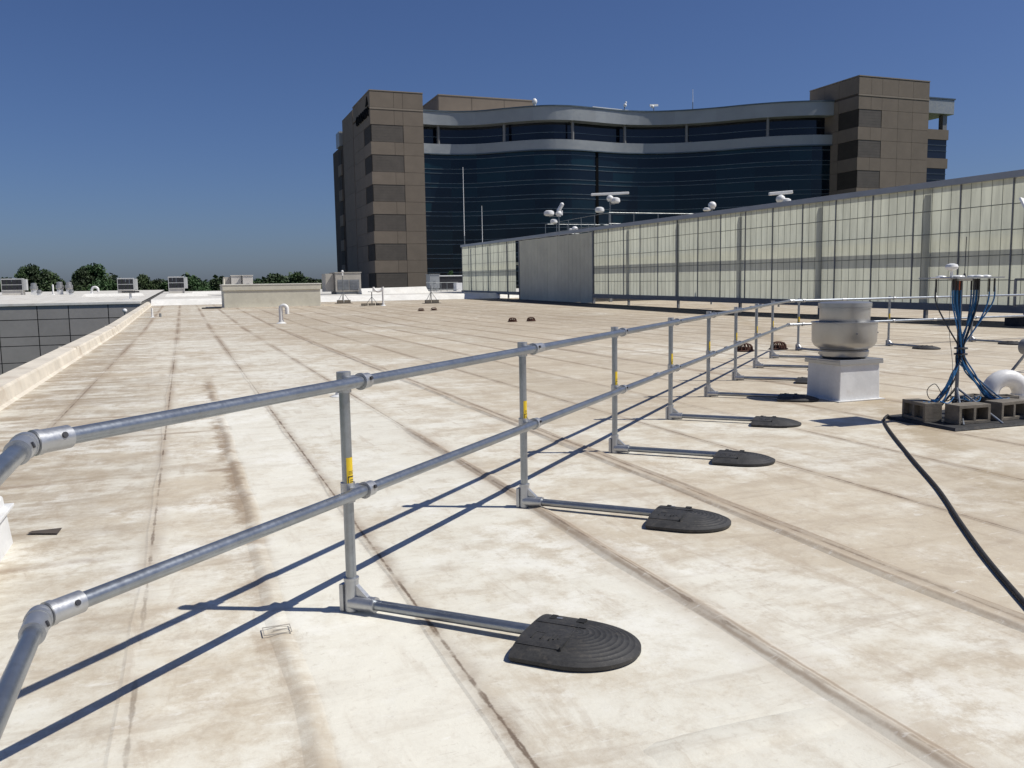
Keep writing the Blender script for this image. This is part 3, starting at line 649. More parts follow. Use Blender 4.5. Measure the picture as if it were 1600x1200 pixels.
# steel frame behind the panels: its shadow shows through them
fr_ = MB()
for y in (18.9, 24.9, 30.7, 36.5, 42.3, 48.1, 69.5, 74.5, 79.5):
    MB().box(WX+0.14, WX+0.36, y-0.15, y+0.15, wz(y)+0.05, wz(y)+4.42).build('back_column', M['steel'], scr, smooth=0)
for ya, yb in ((Y0, 52.9), (66.8, 82.3)):
    b = MB(); b.bar((WX+0.48, ya, wz(ya)+2.55), (WX+0.48, yb, wz(yb)+2.55), 0.2, 0.22); b.build('girt', M['steel'], scr, smooth=0)

# ================================================================== GUARDRAIL
GA, GB_ = Vector((-0.124-0.7071*0.490+0.0368, 3.095-0.7071*0.490-0.0368, 0)), Vector((11.945, 15.05, 0)); GE = Vector((34.0, 15.05, 0)); GS = Vector((GA.x, -3.2, 0))
dd = Vector((1, 1, 0)).normalized(); pn = Vector((1, -1, 0)).normalized()
rail = thing('guardrail', (GA.x, GA.y, 0), 'galvanised pipe guardrail running diagonally over the roof and turning right', 'guardrail')
HT, HM, RR, PR = 1.062, 0.56, 0.0255, 0.024
def rail_run(a, b_, h, name):
    MB().cyl(a+Vector((0, 0, h)), b_+Vector((0, 0, h)), RR, n=24).build(name, M['galv'], rail)
def elbow(c, d1, d2, h):
    """two sleeves and a knuckle that join the runs at a corner"""
    z = Vector((0, 0, h)); m = MB(); c = c+z
    for d in (d1, d2):
        m.cyl(c+d*0.035, c+d*0.135, 0.0345, n=24); m.cyl(c+d*0.022, c+d*0.040, 0.0375, n=24)
    m.ball(c, 0.036, n=20, m=12)
    e = m.build('elbow', M['fitting'], rail)
    for d in (d1, d2):
        s = MB(); sd_ = d.cross(Vector((0, 0, 1))); o = c+d*0.10+(sd_ if sd_.dot(Vector((0.5, -1, 0))) > 0 else -sd_)*0.031+Vector((0, 0, 0.012))
        s.cyl(o, o+(o-c-d*0.10).normalized()*0.006, 0.009, n=10); s.build('set_screw', M['dark_screw'], e)
off = pn*0.052
A_, B_ = GA, GB_
for h, nm in ((HT, 'top_rail'), (HM, 'mid_rail')):
    rail_run(A_+dd*0.03, B_-dd*0.03, h, nm); rail_run(A_-Vector((0, 0.03, 0)), GS, h, nm); rail_run(B_+Vector((0.03, 0, 0)), GE, h, nm)
    elbow(A_, dd, Vector((0, -1, 0)), h); elbow(B_, -dd, Vector((1, 0, 0)), h)
# guardrail post, built once at the origin: rail direction = +X, tail out along -Y
def post_meshes():
    d = {}
    m = MB(); m.cyl((0, 0, 0.03), (0, 0, HT+0.035), PR, n=20); d['post'] = m.mesh('post', M['galv'])
    m = MB()                                           # crossover clamps at both rails
    for h in (HT, HM):
        m = MB()
        m.cyl((0, 0, h-0.045), (0, 0, h+(0.048 if h == HT else 0.045)), 0.0325, n=20)
        m.cyl((0.055, -0.052, h), (0.112, -0.052, h), 0.0345, n=20); m.cyl((0.050, -0.052, h), (0.062, -0.052, h), 0.039, n=20)
        m.box(-0.02, 0.075, -0.052, 0.0, h-0.026, h+0.026)
        d['clamp', h] = m.mesh('clamp', M['fitting'])
        m = MB(); m.cyl((0.09, -0.052-0.033, h+0.012), (0.09, -0.052-0.0415, h+0.015), 0.0085, n=10); d['set_screw', h] = m.mesh('set_screw', M['dark_screw'])
    m = MB()                                           # cast foot: upright sleeve, tapering web, sleeve for the tail
    m.cyl((0, 0, 0.004), (0, 0, 0.155), 0.036, 0.0325, n=20); m.cyl((0, 0, 0.148), (0, 0, 0.160), 0.0355, n=20)
    m.cyl((0, 0, 0.044), (0, -0.125, 0.044), 0.040, 0.033, n=20); m.cyl((0, -0.118, 0.044), (0, -0.130, 0.044), 0.0355, n=20)
    m.add([(-0.012, -0.02, 0.04), (0.012, -0.02, 0.04), (0.012, -0.10, 0.07), (-0.012, -0.10, 0.07), (-0.012, -0.03, 0.13), (0.012, -0.03, 0.13)],
          [(0, 1, 2, 3), (0, 4, 5, 1), (4, 3, 2, 5), (0, 3, 4), (1, 5, 2)])
    m.box(-0.034, 0.034, 0.026, 0.046, 0.004, 0.13)
    d['base_socket'] = m.mesh('base_socket', M['fitting'])
    m = MB(); m.cyl((0, -0.12, 0.044), (0, -0.97, 0.044), PR, n=18); d['tail_tube'] = m.mesh('tail_tube', M['galv'])
    # sticker: part of a sleeve, facing -Y/+X
    def patch(a0, a1, z0, z1, r, n=8):
        q = MB(); v = []; f = []
        for i in range(n+1):
            a = a0+(a1-a0)*i/n
            for rr_, z in ((r, z0), (r, z1)): v.append((rr_*math.cos(a), rr_*math.sin(a), z))
        for i in range(n): f.append((2*i, 2*i+2, 2*i+3, 2*i+1))
        q.add(v, f); return q
    a0, a1 = R(-152), R(-38)
    d['label_sticker'] = patch(a0, a1, 0.588, 0.722, PR+0.0008).mesh('label_sticker', M['yellow'])
    q = MB()
    for (u0_, u1_, z0, z1) in ((0.12, 0.88, 0.592, 0.597), (0.12, 0.88, 0.632, 0.637), (0.12, 0.18, 0.597, 0.632), (0.82, 0.88, 0.597, 0.632), (0.3, 0.7, 0.608, 0.612), (0.3, 0.7, 0.618, 0.621), (0.2, 0.8, 0.646, 0.6475), (0.2, 0.75, 0.652, 0.6535), (0.2, 0.8, 0.658, 0.6595)):
        k = patch(a0+(a1-a0)*u0_, a0+(a1-a0)*u1_, z0, z1, PR+0.0016, 6); q.add(k.v, k.f)
    d['label_print'] = q.mesh('label_print', M['ink'])
    return d
PM = post_meshes()
def add_post(p, ang, sticker=True, screw=True, tail=True):
    L_ = Vector(p)-wloc(rail); t = obj_from('post', PM['post'], rail, L_, ang)
    for k in (('clamp', HT), ('clamp', HM), ('set_screw', HT), ('set_screw', HM), 'base_socket')+(('tail_tube',) if tail else ())+(('label_sticker', 'label_print') if sticker else ()): obj_from(k if isinstance(k, str) else k[0], PM[k], t)
    return t
# counterweight: height field inside a D-shaped outline, flat edge at u = 0
WU, WL_, WH = 0.20, 0.27, 0.235        # straight part, nose length, half width
def weight_mesh():
    def outline(th):
        c, s_ = math.cos(th), math.sin(th)
        if c >= 0: return (WU+WL_*c, WH*s_)
        k = min(WU/abs(c) if abs(c) > 1e-6 else 9, WH/abs(s_) if abs(s_) > 1e-6 else 9)
        return (WU+k*c, k*s_)
    n, m = 112, 34; v = []; f = []
    angs = [2*math.pi*i/n for i in range(n)]
    for j in range(m+1):
        s_ = 1-j/m*0.985
        for a in angs:
            ou, ov = outline(a); u = WU+(ou-WU)*s_; w = ov*s_
            hn = 0.024+0.044*(1-s_**2.4)
            hf = 0.024+0.044*(1-min(1.0, (abs(w)/WH))**3.2)
            k = min(1, max(0, (WU+0.03-u)/0.06)); h = hn*(1-k)+hf*k
            if u > WU-0.02 and s_ < 0.94: h += 0.0015*(1 if (j % 3) == 0 else -0.5)   # fine concentric ridges on the nose
            v.append((u, w, h))
    base = len(v); rim = [v[i] for i in range(n)]
    v += [(u, w, 0.010) for u, w, h in rim]; v += [(WU+(u-WU)*0.97, w*0.97, 0.003) for u, w, h in rim]
    for j in range(m):
        for i in range(n): f.append((j*n+i, j*n+(i+1) % n, (j+1)*n+(i+1) % n, (j+1)*n+i))
    for i in range(n):
        f.append((base+i, base+(i+1) % n, (i+1) % n, i)); f.append((base+n+i, base+n+(i+1) % n, base+(i+1) % n, base+i))
    f.append(tuple(m*n+i for i in range(n))); f.append(tuple(base+2*n-1-i for i in range(n)))
    q = MB(); q.add(v, f); return q.mesh('rubber_body', M['rubber'], smooth=22)
WM = weight_mesh()
HS = [MB().box(0.045, 0.07, 0.10, 0.145, 0.050, 0.0668).mesh('hand_slot', M['rubber_slot'], smooth=0), MB().box(0.165, 0.20, 0.105, 0.15, 0.050, 0.0668).mesh('hand_slot', M['rubber_slot'], smooth=0)]
em = MB()                                             # raised lines and marks moulded into the flat half
em.box(0.004, 0.23, 0.044, 0.049, 0.060, 0.0702); em.box(0.004, 0.20, -0.166, -0.162, 0.045, 0.0565); em.box(0.196, 0.200, -0.17, 0.044, 0.055, 0.0690)
em.box(0.050, 0.053, -0.115, -0.055, 0.060, 0.0690); em.box(0.053, 0.090, -0.058, -0.055, 0.060, 0.0690); em.box(0.090, 0.093, -0.115, -0.055, 0.060, 0.0690)
for k in range(3): em.box(0.125+0.016*k, 0.130+0.016*k, -0.115+0.01*k, -0.06, 0.060, 0.0690)
EMm = em.mesh('moulded_mark', M['rubber'], smooth=0)
PLm = MB().box(0.074, 0.10, 0.108, 0.124, 0.0655, 0.0672).mesh('metal_tag', M['alum'], smooth=0)
def add_weight(p, ang, label):
    t = thing('rubber_counterweight', (p[0], p[1], 0.0), label, 'counterweight', 'black rubber counterweights of the guardrail', ang)
    obj_from('rubber_body', WM, t); obj_from('hand_slot', HS[0], t); obj_from('hand_slot', HS[1], t); obj_from('moulded_mark', EMm, t)['kind'] = 'stuff'; obj_from('metal_tag', PLm, t)
ORD = ['nearest the camera, largest in view', 'second nearest, on the arm of the second diagonal post', 'third from the camera along the diagonal rail', 'fourth along the diagonal rail, left of the dark square shadow', 'fifth along the diagonal, its tip in front of the exhaust fan curb',
       'half hidden by the left side of the exhaust fan curb', 'behind the exhaust fan curb at the seventh diagonal post', 'behind the exhaust fan at the last diagonal post']
for i in range(8):
    t_ = 1.10+2.005*i
    rp = Vector((-0.124+0.7071*t_, 3.095+0.7071*t_, 0)); p = rp
    add_post(p, R(45))
    w = p+pn*0.895
    add_weight(w, R(-45), 'black rubber counterweight '+ORD[i])
for k, (x, lab) in enumerate(((12.25, 'just behind the exhaust fan on the right-hand rail run'), (14.72, 'lying between the exhaust fan and the antenna mast'), (17.2, 'lying just right of the blue cables of the antenna mast'), (19.9, 'at the right edge of the photo'))):
    add_post((x, 15.05+0.052, 0), R(0))
    add_weight((x, 15.05+0.052-0.90, 0), R(-90), 'black rubber counterweight '+lab) if x < 19 else None
add_post((GA.x-0.052, 0.9, 0), R(90), tail=False)
for t_, h in ((3.105+0.15, HT), (6.35, HM), (9.1+1.0, HM), (12.2, HT)):
    c = Vector((-0.124+0.7071*t_, 3.095+0.7071*t_, h))+off; MB().cyl(c-dd*0.05, c+dd*0.05, 0.032, n=20).build('coupler', M['fitting'], rail)
for x in (13.4, 16.0):
    for h in (HT, HM): MB().cyl((x-0.05, 15.05, h), (x+0.05, 15.05, h), 0.032, n=16).build('coupler', M['fitting'], rail)

# ================================================================== EXHAUST FAN ON WHITE CURB
FC = Vector((7.745, 8.68, 0))
fan = thing('exhaust_fan', FC, 'round silver mushroom exhaust fan on a white square curb', 'exhaust fan')
b = MB(); b.add([(FC.x+sx*0.315, FC.y+sy*0.30, 0.0) for sx, sy in ((-1, -1), (1, -1), (1, 1), (-1, 1))]+[(FC.x+sx*0.305, FC.y+sy*0.29, 0.49) for sx, sy in ((-1, -1), (1, -1), (1, 1), (-1, 1))],
                [(0, 1, 5, 4), (1, 2, 6, 5), (2, 3, 7, 6), (3, 0, 4, 7), (4, 5, 6, 7)]); b.build('curb', M['curb'], fan, smooth=0, bevel=0.012)
b = MB(); b.box(FC.x-0.36, FC.x+0.36, FC.y-0.345, FC.y+0.345, 0.004, 0.014); b.build('curb_flange', M['curb'], fan, smooth=0)
b = MB(); b.box(FC.x-0.335, FC.x+0.335, FC.y-0.32, FC.y+0.32, 0.492, 0.512); b.box(FC.x-0.337, FC.x+0.337, FC.y-0.322, FC.y+0.322, 0.45, 0.492); b.build('curb_cap', M['alum'], fan, smooth=0, bevel=0.004)
b = MB(); b.lathe([(0.24, 0.513), (0.29, 0.54), (0.30, 0.60), (0.285, 0.62)], (FC.x, FC.y, 0), 40); b.build('base_cone', M['alum'], fan)
b = MB(); b.lathe([(0.27, 0.622), (0.30, 0.63), (0.355, 0.665), (0.385, 0.72), (0.39, 0.95), (0.40, 0.955), (0.40, 0.965), (0.375, 0.968), (0.33, 0.95)], (FC.x, FC.y, 0), 56); b.build('wind_band', M['alum'], fan, smooth=30)
b = MB(); b.lathe([(0.29, 0.935), (0.30, 0.96), (0.30, 1.135), (0.315, 1.137), (0.315, 1.15)], (FC.x, FC.y, 0), 48); b.build('motor_cover', M['alum'], fan, smooth=30)
b = MB(); b.lathe([(0.305, 1.1505), (0.318, 1.152), (0.318, 1.20), (0.28, 1.212), (0.10, 1.22), (0.002, 1.222)], (FC.x, FC.y, 0), 48); b.build('top_lid', M['alum'], fan, smooth=30)
for k in range(6):
    b = MB(); a = R(60*k+20); b.bar((FC.x+0.30*math.cos(a), FC.y+0.30*math.sin(a), 0.958), (FC.x+0.385*math.cos(a), FC.y+0.385*math.sin(a), 0.962), 0.02, 0.01); b.build('bracket', M['frame'], fan)
for k in range(3):
    b = MB(); a = R(-110+70*k); b.cyl((FC.x+0.388*math.cos(a), FC.y+0.388*math.sin(a), 0.83), (FC.x+0.398*math.cos(a), FC.y+0.398*math.sin(a), 0.83), 0.010, n=8); b.build('bolt', M['frame'], fan)

# ================================================================== ANTENNA MAST, MAT, BLOCKS, CABLES
mat_ = MB(); mat_.add([(6.93, 6.22, 0.008), (8.40, 6.18, 0.008), (8.42, 7.24, 0.008), (6.95, 7.16, 0.008), (6.95, 6.235, 0.034), (8.385, 6.20, 0.034), (8.40, 7.225, 0.034), (6.965, 7.145, 0.034)],
                      [(0, 1, 5, 4), (1, 2, 6, 5), (2, 3, 7, 6), (3, 0, 4, 7), (4, 5, 6, 7)])
tag(mat_.build('rubber_mat', M['black'], smooth=0), 'black rubber mat under the concrete blocks at right', 'mat')
def block_mesh():
    m = MB(); L_, W, H = 0.39, 0.19, 0.19; t = 0.032
    # cells run along Y (holes face -Y): top, bottom, two ends, web
    m.box(-L_/2, L_/2, -W/2, W/2, 0, t); m.box(-L_/2, L_/2, -W/2, W/2, H-t, H)
    m.box(-L_/2, -L_/2+t, -W/2, W/2, t, H-t); m.box(L_/2-t, L_/2, -W/2, W/2, t, H-t); m.box(-t/2, t/2, -W/2, W/2, t, H-t)
    m.box(-L_/2+t, -t/2, 0.03, 0.035, t, H-t); m.box(t/2, L_/2-t, 0.03, 0.035, t, H-t)
    return m.mesh('concrete_block', M['concrete'], smooth=0)
BM = block_mesh()
def block(x, y, z, rz, label, rx=0.0):
    o = obj_from('concrete_block', BM, None, (x, y, z), rz); o.rotation_euler.x = rx
    bv = o.modifiers.new('bevel', 'BEVEL'); bv.width = 0.005; bv.segments = 2; bv.limit_method = 'ANGLE'
    tag(o, label, 'block', 'concrete blocks on the black mat')
block(7.10, 6.80, 0.035, R(78), 'concrete block at the left edge of the black mat, in shade')
block(7.33, 6.44, 0.035, R(-4), 'front concrete block with two open cells facing the camera')
block(7.87, 6.45, 0.035, R(4), 'concrete block beside the small white bucket')
block(7.86, 6.98, 0.13, R(10), 'concrete block standing on end behind the mast foot', R(90))
block(8.13, 6.86, 0.13, R(-12), 'upright concrete block in front of the white gooseneck pipe', R(90))
MC = Vector((7.46, 6.70, 0))
mast = thing('antenna_mast', (MC.x, MC.y, 0.035), 'antenna mast with a square top plate and bundles of blue cables', 'antenna mast')
MB().cyl((MC.x, MC.y, 0.035), (MC.x, MC.y, 1.47), 0.018, n=16).build('pole', M['steel'], mast)
MB().box(MC.x-0.32, MC.x+0.32, MC.y-0.24, MC.y+0.24, 1.478, 1.492).build('top_plate', M['alum'], mast, smooth=0)
MB().box(MC.x-0.08, MC.x+0.08, MC.y-0.08, MC.y+0.08, 1.455, 1.478).build('plate_bracket', M['fitting'], mast, smooth=0)
for q, foot in (((0.0, 0.0, 0.36), (7.16, 6.33)), ((0.02, 0, 0.34), (7.58, 6.24)), ((0.0, 0.02, 0.34), (7.62, 7.10))):
    b = MB(); b.cyl((MC.x+q[0], MC.y+q[1], q[2]), (foot[0], foot[1], 0.036), 0.011, n=10); b.build('brace', M['galv'], mast)
b = MB(); b.cyl((MC.x-0.30, MC.y-0.16, 1.485), (MC.x-0.52, MC.y-0.10, 1.487), 0.010, n=8); b.build('side_arm', M['alum'], mast)
b = MB(); b.cyl((MC.x-0.30, MC.y-0.15, 1.492), (MC.x-0.30, MC.y-0.15, 1.56), 0.014, n=10)
b.lathe([(0.02, 1.555), (0.055, 1.575), (0.062, 1.595), (0.052, 1.617), (0.02, 1.628), (0.002, 1.629)], (MC.x-0.30, MC.y-0.15, 0), 20); b.build('mushroom_antenna', M['white'], mast)
puckm = MB().lathe([(0.046, 0), (0.050, 0.006), (0.043, 0.014), (0.016, 0.020), (0.002, 0.021)], (0, 0, 0), 20).mesh('puck_antenna', M['white'])
pucks = [(-0.20, -0.14), (0.02, -0.19), (-0.02, 0.0), (0.06, -0.08), (0.20, -0.12), (0.26, 0.10), (0.10, 0.16), (-0.12, 0.14)]
for px, py in pucks: obj_from('puck_antenna', puckm, mast, (px, py, 1.457))
b = MB(); b.cyl((MC.x+0.02, MC.y-0.02, 1.492), (MC.x+0.02, MC.y-0.02, 1.53), 0.016, 0.008, n=10); b.cyl((MC.x+0.02, MC.y-0.02, 1.53), (MC.x+0.025, MC.y-0.02, 1.90), 0.004, n=6); b.build('whip_antenna', M['dark_screw'], mast)
cr = random.Random(3)
def cable(pts, r, m): MB().tube(spline(pts, 7), r, 7).build('cable', M[m], mast)
vr = Vector((0.936, -0.353))                           # across the plate
tops = [(-0.27, 1), (-0.10, 1), (-0.075, 1), (-0.05, 0), (-0.09, 0), (-0.06, 1), (-0.035, 0), (-0.08, 1), (0.09, 0), (0.115, 1), (0.14, 0), (0.125, 0), (0.10, 0), (0.305, 0), (0.27, 0), (-0.045, 1), (0.155, 1)]
tops = [(vr.x*q+cr.uniform(-0.02, 0.02), vr.y*q+cr.uniform(-0.03, 0.01)-0.02, q, lf) for q, lf in tops]
for k, (tx, ty, qq, lf) in enumerate(tops):
    jx, jy = cr.uniform(-0.028, 0.028), cr.uniform(-0.02, 0.03); zc = 0.74+cr.uniform(-0.05, 0.05)
    bx, by = MC.x-0.020+jx, MC.y-0.050+jy
    left = bool(lf)
    x2 = MC.x-0.015+(cr.uniform(-0.10, -0.03) if left else cr.uniform(0.02, 0.13)); e = cr.uniform(-0.05, 0.05)
    if left: end = (7.18+e, 6.66+cr.uniform(-0.05, 0.05), 0.24); mid = (MC.x-0.135+cr.uniform(-0.03, 0.03), MC.y-0.06+e*0.4, 0.47)
    else: end = (7.86+e*1.6, 6.66+cr.uniform(-0.10, 0.08), 0.235+cr.uniform(0, 0.02)); mid = (MC.x+0.14+cr.uniform(-0.05, 0.05), MC.y-0.04+e*0.4, 0.50)
    top = (MC.x+tx, MC.y+ty, 1.44)
    bow = (MC.x+tx*0.98, MC.y+ty*0.98, 1.24)
    bow2 = (MC.x-0.015+tx*0.55+jx, MC.y-0.03+ty*0.5, 1.0)
    tail = (end[0]+(-0.10 if left else 0.12), end[1]+cr.uniform(-0.08, 0.10), end[2]-0.02)
    cable([top, bow, bow2, (bx, by, zc), (bx+(x2-bx)*0.35, by, zc-0.10), mid, end, tail], 0.0078, 'blue' if k % 5 else 'dark_cable')
    if True:
        z0 = 1.34 if abs(qq) > 0.2 else 1.36
        MB().cyl((MC.x+tx, MC.y+ty, z0), (MC.x+tx, MC.y+ty, 1.475), 0.0095, n=8).build('cable_boot', M['orange'] if k in (3, 5) else M['dark_screw'], mast)
for k in range(6):                                     # loose loops lying at the foot
    a0 = cr.uniform(0, 6.28); c = (7.42+cr.uniform(-0.16, 0.34), 6.64+cr.uniform(-0.06, 0.06)); rr = cr.uniform(0.07, 0.13)
    cable([(c[0]+rr*math.cos(a0+a), c[1]+rr*0.7*math.sin(a0+a), 0.235+0.03*math.sin(3*a+k)) for a in [0.9*q for q in range(7)]], 0.0055, 'blue' if k % 2 else 'dark_cable')
cable([(7.18, 6.62, 0.30), (7.08, 6.62, 0.42), (7.02, 6.66, 0.36), (7.10, 6.70, 0.26), (7.25, 6.72, 0.24)], 0.004, 'dark_cable')
cable([(MC.x-0.28, MC.y-0.14, 1.46), (MC.x-0.27, MC.y-0.12, 1.0), (MC.x-0.18, MC.y-0.1, 0.6), (MC.x-0.17, MC.y-0.08, 0.24)], 0.0025, 'dark_cable')
b = MB()
for z in (0.70, 0.76): b.lathe([(0.062, z), (0.066, z+0.008), (0.062, z+0.016)], (MC.x-0.02, MC.y-0.05, 0), 16)
b.build('cable_tie', M['dark_screw'], mast)
bk = thing('bucket', (8.10, 6.32, 0.035), 'small white bucket at the front right of the black mat', 'bucket')
b = MB(); b.lathe([(0.050, 0.035), (0.058, 0.155)], (8.10, 6.32, 0), 20); b.build('tub', M['white'], bk)
b = MB(); b.lathe([(0.062, 0.1555), (0.066, 0.157), (0.066, 0.172), (0.055, 0.176), (0.002, 0.177)], (8.10, 6.32, 0), 20); b.build('lid', M['white'], bk)
# big white gooseneck pipe
gp = thing('gooseneck_pipe', (8.93, 7.05, 0), 'thick white curved gooseneck pipe at the right edge behind the mast', 'vent pipe')
pd = Vector((0.90, -0.28, 0)).normalized(); c0 = Vector((8.75, 7.19, 0.15)); arc = []
for k in range(13):
    a = math.pi-math.pi*k/12; arc.append(c0+pd*(0.19*math.cos(a))+Vector((0, 0, 0.19*math.sin(a))))
MB().tube([arc[0]+Vector((0, 0, -0.05))]+arc+[arc[-1]+Vector((0, 0, -0.15))], 0.098, 28).build('pipe', M['pvc'], gp)
e = c0+pd*0.19; MB().cyl((e.x, e.y, 0.12), (e.x, e.y, 0.15), 0.112, n=28).build('collar', M['pvc'], gp)
b = MB(); b.lathe([(0.19, 0.004), (0.17, 0.02), (0.105, 0.04)], (e.x, e.y, 0), 28); b.build('flashing', M['curb'], gp)

# black hose on the roof
hp = spline([(6.95, 7.10, 0.045), (6.82, 7.02, 0.0125), (6.35, 6.45, 0.0125), (5.52, 5.36, 0.0125), (4.88, 4.50, 0.0125), (4.32, 3.81, 0.0125), (3.88, 3.25, 0.0125), (3.5, 2.73, 0.0125), (2.9, 1.9, 0.0125), (2.2, 0.8, 0.0125)], 8)
tag(MB().tube(hp, 0.0140, 12).build('hose', M['hose']), 'black hose lying on the roof from the mat to the right edge', 'hose')

# tripod with white dish, only its left side is in the picture
tp = thing('dish_tripod', (12.75, 9.6, 0), 'dark steel tripod cut off by the right edge of the photo', 'tripod')
hub = Vector((12.70, 9.55, 0.95))
for fx, fy in ((11.95, 9.75), (13.3, 10.1), (12.9, 8.85)):
    MB().cyl((fx, fy, 0.01), hub, 0.022, n=10).build('leg', M['steel'], tp)
MB().cyl((hub.x, hub.y, 0.35), (hub.x, hub.y, 1.25), 0.03, n=12).build('pole', M['steel'], tp)
b = MB(); b.cyl((hub.x-0.62, hub.y+0.1, 0.42), (hub.x-0.62, hub.y-0.06, 0.42), 0.12, n=18); b.build('weight_plate', M['steel'], tp)
# black frame by the screen wall, right edge
bf = thing('equipment_frame', (24.3, 19.2, 0), 'black metal frame with a tilted white panel by the screen wall at right edge', 'frame')
b = MB(); xa, xb, yy = 23.75, 25.1, 19.35
for p_, q_ in (((xa, yy, 0.62), (xa, yy, 1.42)), ((xb, yy, 0.62), (xb, yy, 1.42)), ((xa, yy, 1.42), (xb, yy, 1.42)), ((xa, yy, 0.62), (xb, yy, 0.62))): MB().bar(p_, q_, 0.06, 0.06).build('frame_bar', M['steel'], bf, smooth=0)
MB().bar(((xa+xb)/2-0.2, yy, 0.2), ((xa+xb)/2-0.2, yy, 1.42), 0.08, 0.08).build('upright', M['steel'], bf, smooth=0)
b = MB(); b.add([(24.32, 19.5, 3.45), (25.6, 19.2, 3.05), (25.75, 19.6, 3.55), (24.45, 19.9, 3.95), (24.28, 19.52, 3.40), (25.56, 19.22, 3.0), (25.71, 19.62, 3.5), (24.41, 19.92, 3.9)], [(0, 1, 2, 3), (7, 6, 5, 4), (0, 4, 5, 1), (1, 5, 6, 2), (2, 6, 7, 3), (3, 7, 4, 0)]); b.build('white_panel', M['white'], bf, smooth=0)
MB().cyl((25.0, 19.5, 1.42), (25.0, 19.5, 3.5), 0.04, n=8).build('mast', M['steel'], bf)
b = MB(); b.box(xa-0.1, xb, yy-0.25, yy+0.25, 0.002, 0.28); b.build('base', M['black'], bf, smooth=0, bevel=0.03)

# ================================================================== SMALL ROOF THINGS
def drain(x, y, label):
    z = slope(y); t = thing('roof_drain', (x, y, z), label, 'roof drain', 'rusty roof drain domes')
    b = MB(); b.lathe([(0.20, 0.012), (0.21, 0.02), (0.19, 0.032), (0.15, 0.034)], (x, y, z), 20); b.build('ring', M['rust'], t)
    b = MB(); n = 12
    for k in range(n):
        a = 2*math.pi*k/n; c_, s_ = math.cos(a), math.sin(a)
        b.tube([(x+0.165*c_, y+0.165*s_, z+0.03), (x+0.155*c_, y+0.155*s_, z+0.10), (x+0.12*c_, y+0.12*s_, z+0.145), (x+0.05*c_, y+0.05*s_, z+0.165)], 0.014, 5)
    b.lathe([(0.06, 0.155), (0.065, 0.168), (0.05, 0.178), (0.002, 0.18)], (x, y, z), 14); b.lathe([(0.13, 0.02), (0.12, 0.09), (0.002, 0.10)], (x, y, z), 14)
    b.build('dome', M['rust'], t)
drain(11.18, 15.5, 'rusty roof drain dome behind the diagonal rail, left of its pair near the corner')
drain(12.09, 15.55, 'rusty roof drain dome nearest the guardrail corner, right of its pair')
drain(12.55, 33.1, 'rusty roof drain dome in mid roof, left of the middle pair')
drain(13.38, 33.13, 'rusty roof drain dome in mid roof, right of the middle pair')
drain(12.51, 47.5, 'small far rusty roof drain dome, left of the farthest pair')
drain(13.38, 47.95, 'small far rusty roof drain dome, right of the farthest pair')
def cane(x, y, h, r, reach, ang, label, name='gooseneck_vent'):
    z = slope(y) if y < 65 and x > -2.3 else far_z(y)
    t = thing(name, (x, y, z), label, 'vent pipe'); d = Vector((math.cos(ang), math.sin(ang), 0)); R_ = reach/2
    pts = [Vector((x, y, z))]+[Vector((x, y, z+h-R_))+d*(R_-R_*math.cos(math.pi*k/10))+Vector((0, 0, R_*math.sin(math.pi*k/10))) for k in range(11)]
    pts.append(pts[-1]-Vector((0, 0, min(0.28, h*0.3)))); MB().tube(pts, r, 16).build('pipe', M['pvc'], t)
    b = MB(); b.lathe([(r*2.6, 0.004), (r*2.2, 0.03), (r*1.25, 0.07), (r*1.2, 0.14)], (x, y, z), 18); b.build('flashing', M['curb'], t)
cane(3.85, 37.9, 0.76, 0.085, 0.27, R(-20), 'white cane-shaped vent pipe standing in front of the long beige curb')
cane(12.72, 58.3, 0.98, 0.075, -0.62, R(-10), 'white gooseneck vent beside the far pipe stand')
def stub(x, y, h, r, label):
    z = slope(y); t = thing('vent_stub', (x, y, z), label, 'vent pipe')
    MB().cyl((x, y, z), (x, y, z+h), r, n=16).build('pipe', M['pvc'], t)
    b = MB(); b.lathe([(r*3.2, 0.004), (r*2.8, 0.012), (r*1.25, 0.03), (r*1.15, 0.06)], (x, y, z), 18); b.build('flashing', M['curb'], t)
stub(1.93, 11.9, 0.13, 0.035, 'short white pipe stub on the roof behind the nearest rail post')
stub(-1.53, 48.4, 0.47, 0.05, 'short white pipe stub beside the parapet at left')
b = MB(); b.cyl((-1.15, 48.6, slope(48)), (-1.15, 48.6, slope(48)+0.2), 0.06, n=10); tag(b.build('roof_vent', M['steel']), 'small dark round vent right of the white stub by the parapet', 'vent')
gl = thing('globe_lamp', (-2.85, 49.4, 0.3), 'small white globe on the outer edge of the parapet', 'lamp')
MB().ball((-2.87, 49.4, 0.50), 0.115).build('globe', M['white'], gl); MB().cyl((-2.87, 49.4, 0.2), (-2.87, 49.4, 0.40), 0.04, n=10).build('stem', M['steel'], gl)
